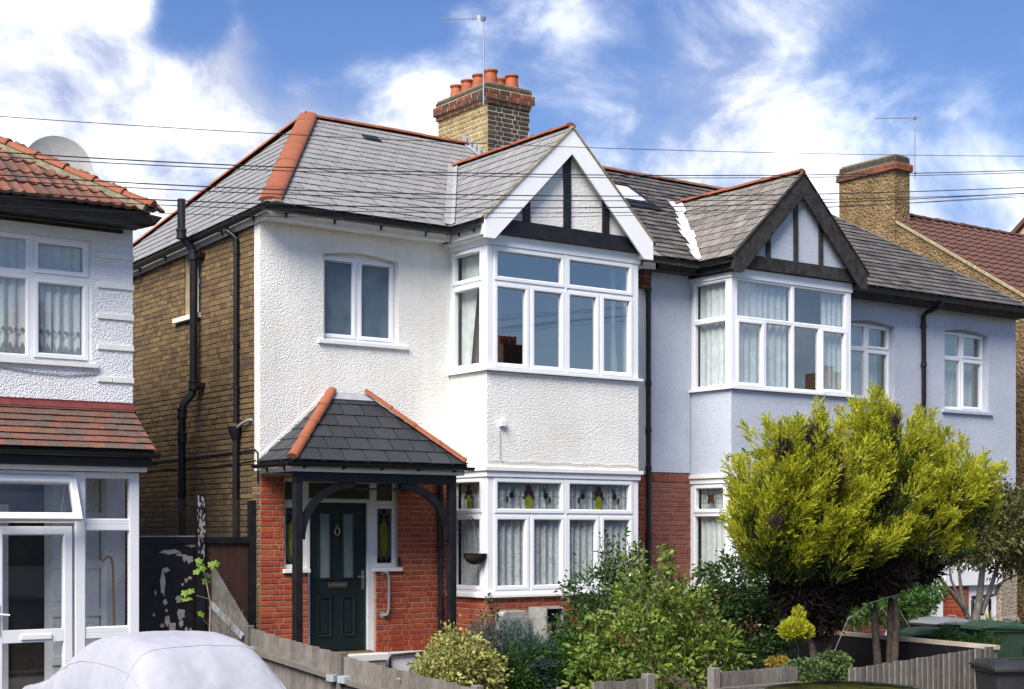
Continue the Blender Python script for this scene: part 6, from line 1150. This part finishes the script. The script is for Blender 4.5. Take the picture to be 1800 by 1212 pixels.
# ================================================================== wheelie bins
def bin_(label, x, y, zg, rot, m, ml, h=1.0, w=.56, dp=.68, tilt=0):
    o = root('wheelie_bin', label, 'bin', (x, y, zg), None); M = Matrix.Translation((x, y, zg)) @ Matrix.Rotation(rot, 4, 'Z'); a, b = w / 2, dp / 2
    bd = MB(M); bd.add([(-a * .78, -b * .72, .08), (a * .78, -b * .72, .08), (a * .78, b * .78, .08), (-a * .78, b * .78, .08), (-a, -b, h - .06), (a, -b, h - .06), (a, b, h - .06), (-a, b, h - .06)], [(0, 3, 2, 1), (0, 1, 5, 4), (1, 2, 6, 5), (2, 3, 7, 6), (3, 0, 4, 7), (4, 5, 6, 7)]); bo = bd.build('body', m, o, bevel=.03)
    MB(M).ring(-a - .025, a + .025, -b - .025, b + .025, [(0, 0), (0, .05), (.03, .05), (.03, 0)]).build('rim', m, o, bevel=.008); bpy.data.objects[o.children[-1].name].matrix_basis = Matrix.Translation((0, 0, 0))
    r = o.children[-1]
    for v in r.data.vertices: p = M.inverted() @ v.co; v.co = M @ Vector((p.x, p.y, p.z + h - .09))
    n = 8; L = MB(M @ Matrix.Translation((0, b + .03, h - .03)) @ Matrix.Rotation(tilt, 4, 'X')); vs = []
    prof = [(0.02, .0), (.0, .03), (-.10, .075), (-.32, .095), (-.55, .075), (-dp - .03, .035), (-dp - .085, .0), (-dp - .085, -.035), (-dp - .03, -.03)]
    for sx in (-1, -.86, -.4, .4, .86, 1):
        k = 1 if abs(sx) < .9 else .35
        for (yy, zz) in prof: vs.append((sx * (a + .045), yy, zz * k if zz > 0 else zz))
    W = len(prof); fs = []
    for i in range(5):
        for q in range(W - 1): fs.append((i * W + q, i * W + q + 1, (i + 1) * W + q + 1, (i + 1) * W + q))
        fs.append((i * W + W - 1, i * W, (i + 1) * W, (i + 1) * W + W - 1))
    fs += [list(range(W)), list(range(5 * W, 6 * W))[::-1]]; ld = L.add(vs, fs).build('lid', ml, o, smooth=35, bevel=.006)
    MB(L.M).tube([(-.10, -dp + .12, .07), (-.09, -dp + .10, .10), (.09, -dp + .10, .10), (.10, -dp + .12, .07)], .010, 6).build('lid_handle', ml, ld, smooth=50)
    MB(M).tube([(-a, b + .06, h - .05), (a, b + .06, h - .05)], .018, 8).build('handle_bar', m, o, smooth=50)
    for s in (-1, 1): MB(M @ Matrix.Translation((s * (a - .02), b * .8, .1)) @ Matrix.Rotation(RAD(90), 4, 'Y')).lathe([(0, -.025), (.09, -.025), (.1, -.01), (.1, .01), (.09, .025), (0, .025)], 18).build('wheel', M_TYRE, o, smooth=40)
    return o
p = at(1775, 1170, -7.35); bin_('black wheelie bin on the pavement in front of the board fence', p.x, p.y, -.56, RAD(-28), M_BLKBIN, M_BLKBIN, h=1.0, w=.60, dp=.62)
p = at(1640, 1110, -4.6); bin_('green wheelie bin nearest the conifer trunks behind the low fence', p.x, p.y, -.46, RAD(60), M_GRNBIN, M_GRNBIN, h=1.04)
p = at(1750, 1110, -4.2); bin_('green wheelie bin to the right of the small tree', p.x, p.y, -.46, RAD(70), M_GRNBIN, M_GRNBIN, h=1.05)
p = at(1655, 1100, -3.4); bin_('grey lidded bin behind the green bins', p.x, p.y, -.40, RAD(80), M_BLKBIN, mat('grey_lid', (.17, .18, .2), .5, var=.15), h=1.02)
p = at(1568, 1100, -3.6); o = root('white_sack', 'crumpled white sack standing beside the green bins', 'sack', (p.x, p.y, -.4)); sk_ = MB().lathe([(.0, .0), (.16, .02), (.19, .3), (.17, .6), (.13, .8), (.07, .92), (.06, 1.0), (.0, 1.02)], 14, (p.x, p.y, -.38)); rr = random.Random(2)
sk_.v = [v + Vector((rr.uniform(-.02, .02), rr.uniform(-.02, .02), rr.uniform(-.015, .015))) for v in sk_.v]; sk_.build('bag', mat('white_sack', (.55, .56, .62), .6, var=.1), o, smooth=60)
p = at(1725, 1098, -1.2); o = root('garden_chair', 'dark chair back behind the small tree', 'chair', (p.x, p.y, -.15)); 
for s in (-1, 1): MB().tube([(p.x + s * .24, p.y, -.15), (p.x + s * .24, p.y, .75), (p.x + s * .2, p.y, .80)], .03, 8).build('leg', M_BLACKPL, o, smooth=50)
MB().tube([(p.x - .24, p.y, .80), (p.x + .24, p.y, .82)], .035, 8).build('back_rail', M_BLACKPL, o, smooth=50); MB().box(p.x - .24, p.x + .24, p.y - .45, p.y, .28, .32).build('seat', M_BLACKPL, o, bevel=.01)

# ================================================================== hanging basket
hb_ = Vector((2.86, -.82, 1.62)); o = root('hanging_basket', 'empty dark moss lined hanging basket on a black bracket by the porch post', 'basket', hb_ - Vector((0, 0, .1)))
bk = MB().lathe([(.0, -.115), (.06, -.108), (.12, -.075), (.155, -.02), (.165, .03), (.15, .035), (.12, .02), (0, .03)], 22, hb_); rr = random.Random(8); bk.v = [v + Vector((rr.uniform(-.007, .007), rr.uniform(-.007, .007), rr.uniform(-.006, .006))) for v in bk.v]; bk.build('basket', M_MOSS, o, smooth=60)
MB().tube([hb_ + Vector((.168 * math.cos(t), .168 * math.sin(t), .035)) for t in [i * .3307 for i in range(20)]], .005, 5).build('rim_wire', M_BLACKP, o); tp = hb_ + Vector((-.04, 0, .50))
for a in (0.4, 2.5, 4.6): MB().tube([hb_ + Vector((.165 * math.cos(a), .165 * math.sin(a), .035)), tp], .003, 4).build('chain', M_BLACKP, o)
MB().tube([(2.53, -.82, 1.96), (2.62, -.82, 2.02), (2.74, -.82, 2.10), (2.80, -.82, 2.17), (2.825, -.82, 2.14), (2.82, -.82, 2.11)], .007, 6).build('bracket', M_BLACKP, o, smooth=60); MB().tube([(2.53, -.82, 2.15), (2.53, -.82, 1.8)], .008, 6).build('bracket_plate', M_BLACKP, o)

# ================================================================== overhead cables
WY = -9.0
for i, (l, (ua, va), (um, vm), (ub, vb), r) in enumerate([
    ('thin topmost cable crossing the sky above the chimney foot', (0, 205), (900, 255), (1800, 275), 0.0025), ('upper cable of the second pair crossing the dish', (0, 268), (900, 306), (1800, 300), 0.0040), ('lower cable of the second pair crossing the dish', (0, 276), (900, 311), (1800, 304), 0.0032),
    ('cable crossing the middle of the roman tiles', (0, 308), (900, 344), (1800, 330), 0.0040), ('cable just under the one across the roman tiles', (0, 317), (900, 352), (1800, 341), 0.0032), ('cable crossing the lowest roman tile rows', (0, 337), (900, 366), (1800, 340), 0.0040), ('cable just above the left gutter', (0, 345), (900, 375), (1800, 346), 0.0029), ('lowest faint cable crossing the left gutter', (0, 362), (900, 383), (1800, 343), 0.0022)]):
    pts = []
    for k in range(-8, 29):
        t = k / 20.0; u = 1800 * t; v = va * (1 - t) * (1 - 2 * t) + vm * 4 * t * (1 - t) + vb * t * (2 * t - 1)
        if 0 <= t <= 1: pts.append(at(u, v, WY - .04 * i))
    d0 = pts[0] - pts[2]; d1 = pts[-1] - pts[-3]
    pts = [pts[0] + d0 * 14] + pts + [pts[-1] + d1 * 7]
    c = MB().tube(pts, r, 5).build('overhead_cable', M_CABLE, None, smooth=60, fix=False); tag(c, l, 'cable', 'overhead cables along the street')
import OpenImageIO as oiio, sys
b=oiio.ImageBuf('/workdir/render_main.png'); W=b.spec().width; k=W/1800
import numpy as np
a=b.get_pixels(oiio.UINT8).astype(float)
for n,u,v in [('wall',620,520+130),('wall2',950,740),('leftwall',100,685),('blue',1400,740),('slate',650,320),('slateside',400,330),('gableslope',880,340),('redbrick',730,1050),('sidebrick',280,520),('sidebricklow',290,850),('conifer',1420,880),('sky',600,100),('skyR',1620,200),('frost',590,530),('cover',330,1180),('upvc',860,560),('curt',900,980),('pane',930,460),('porch',660,770),('brown',1530,370),('barge',930,360)]:
    x,y=int(u*k),int(v*k); r=max(2,int(6*k)); p=a[y-r:y+r,x-r:x+r,:3].reshape(-1,3).mean(0); print(n,p.round())
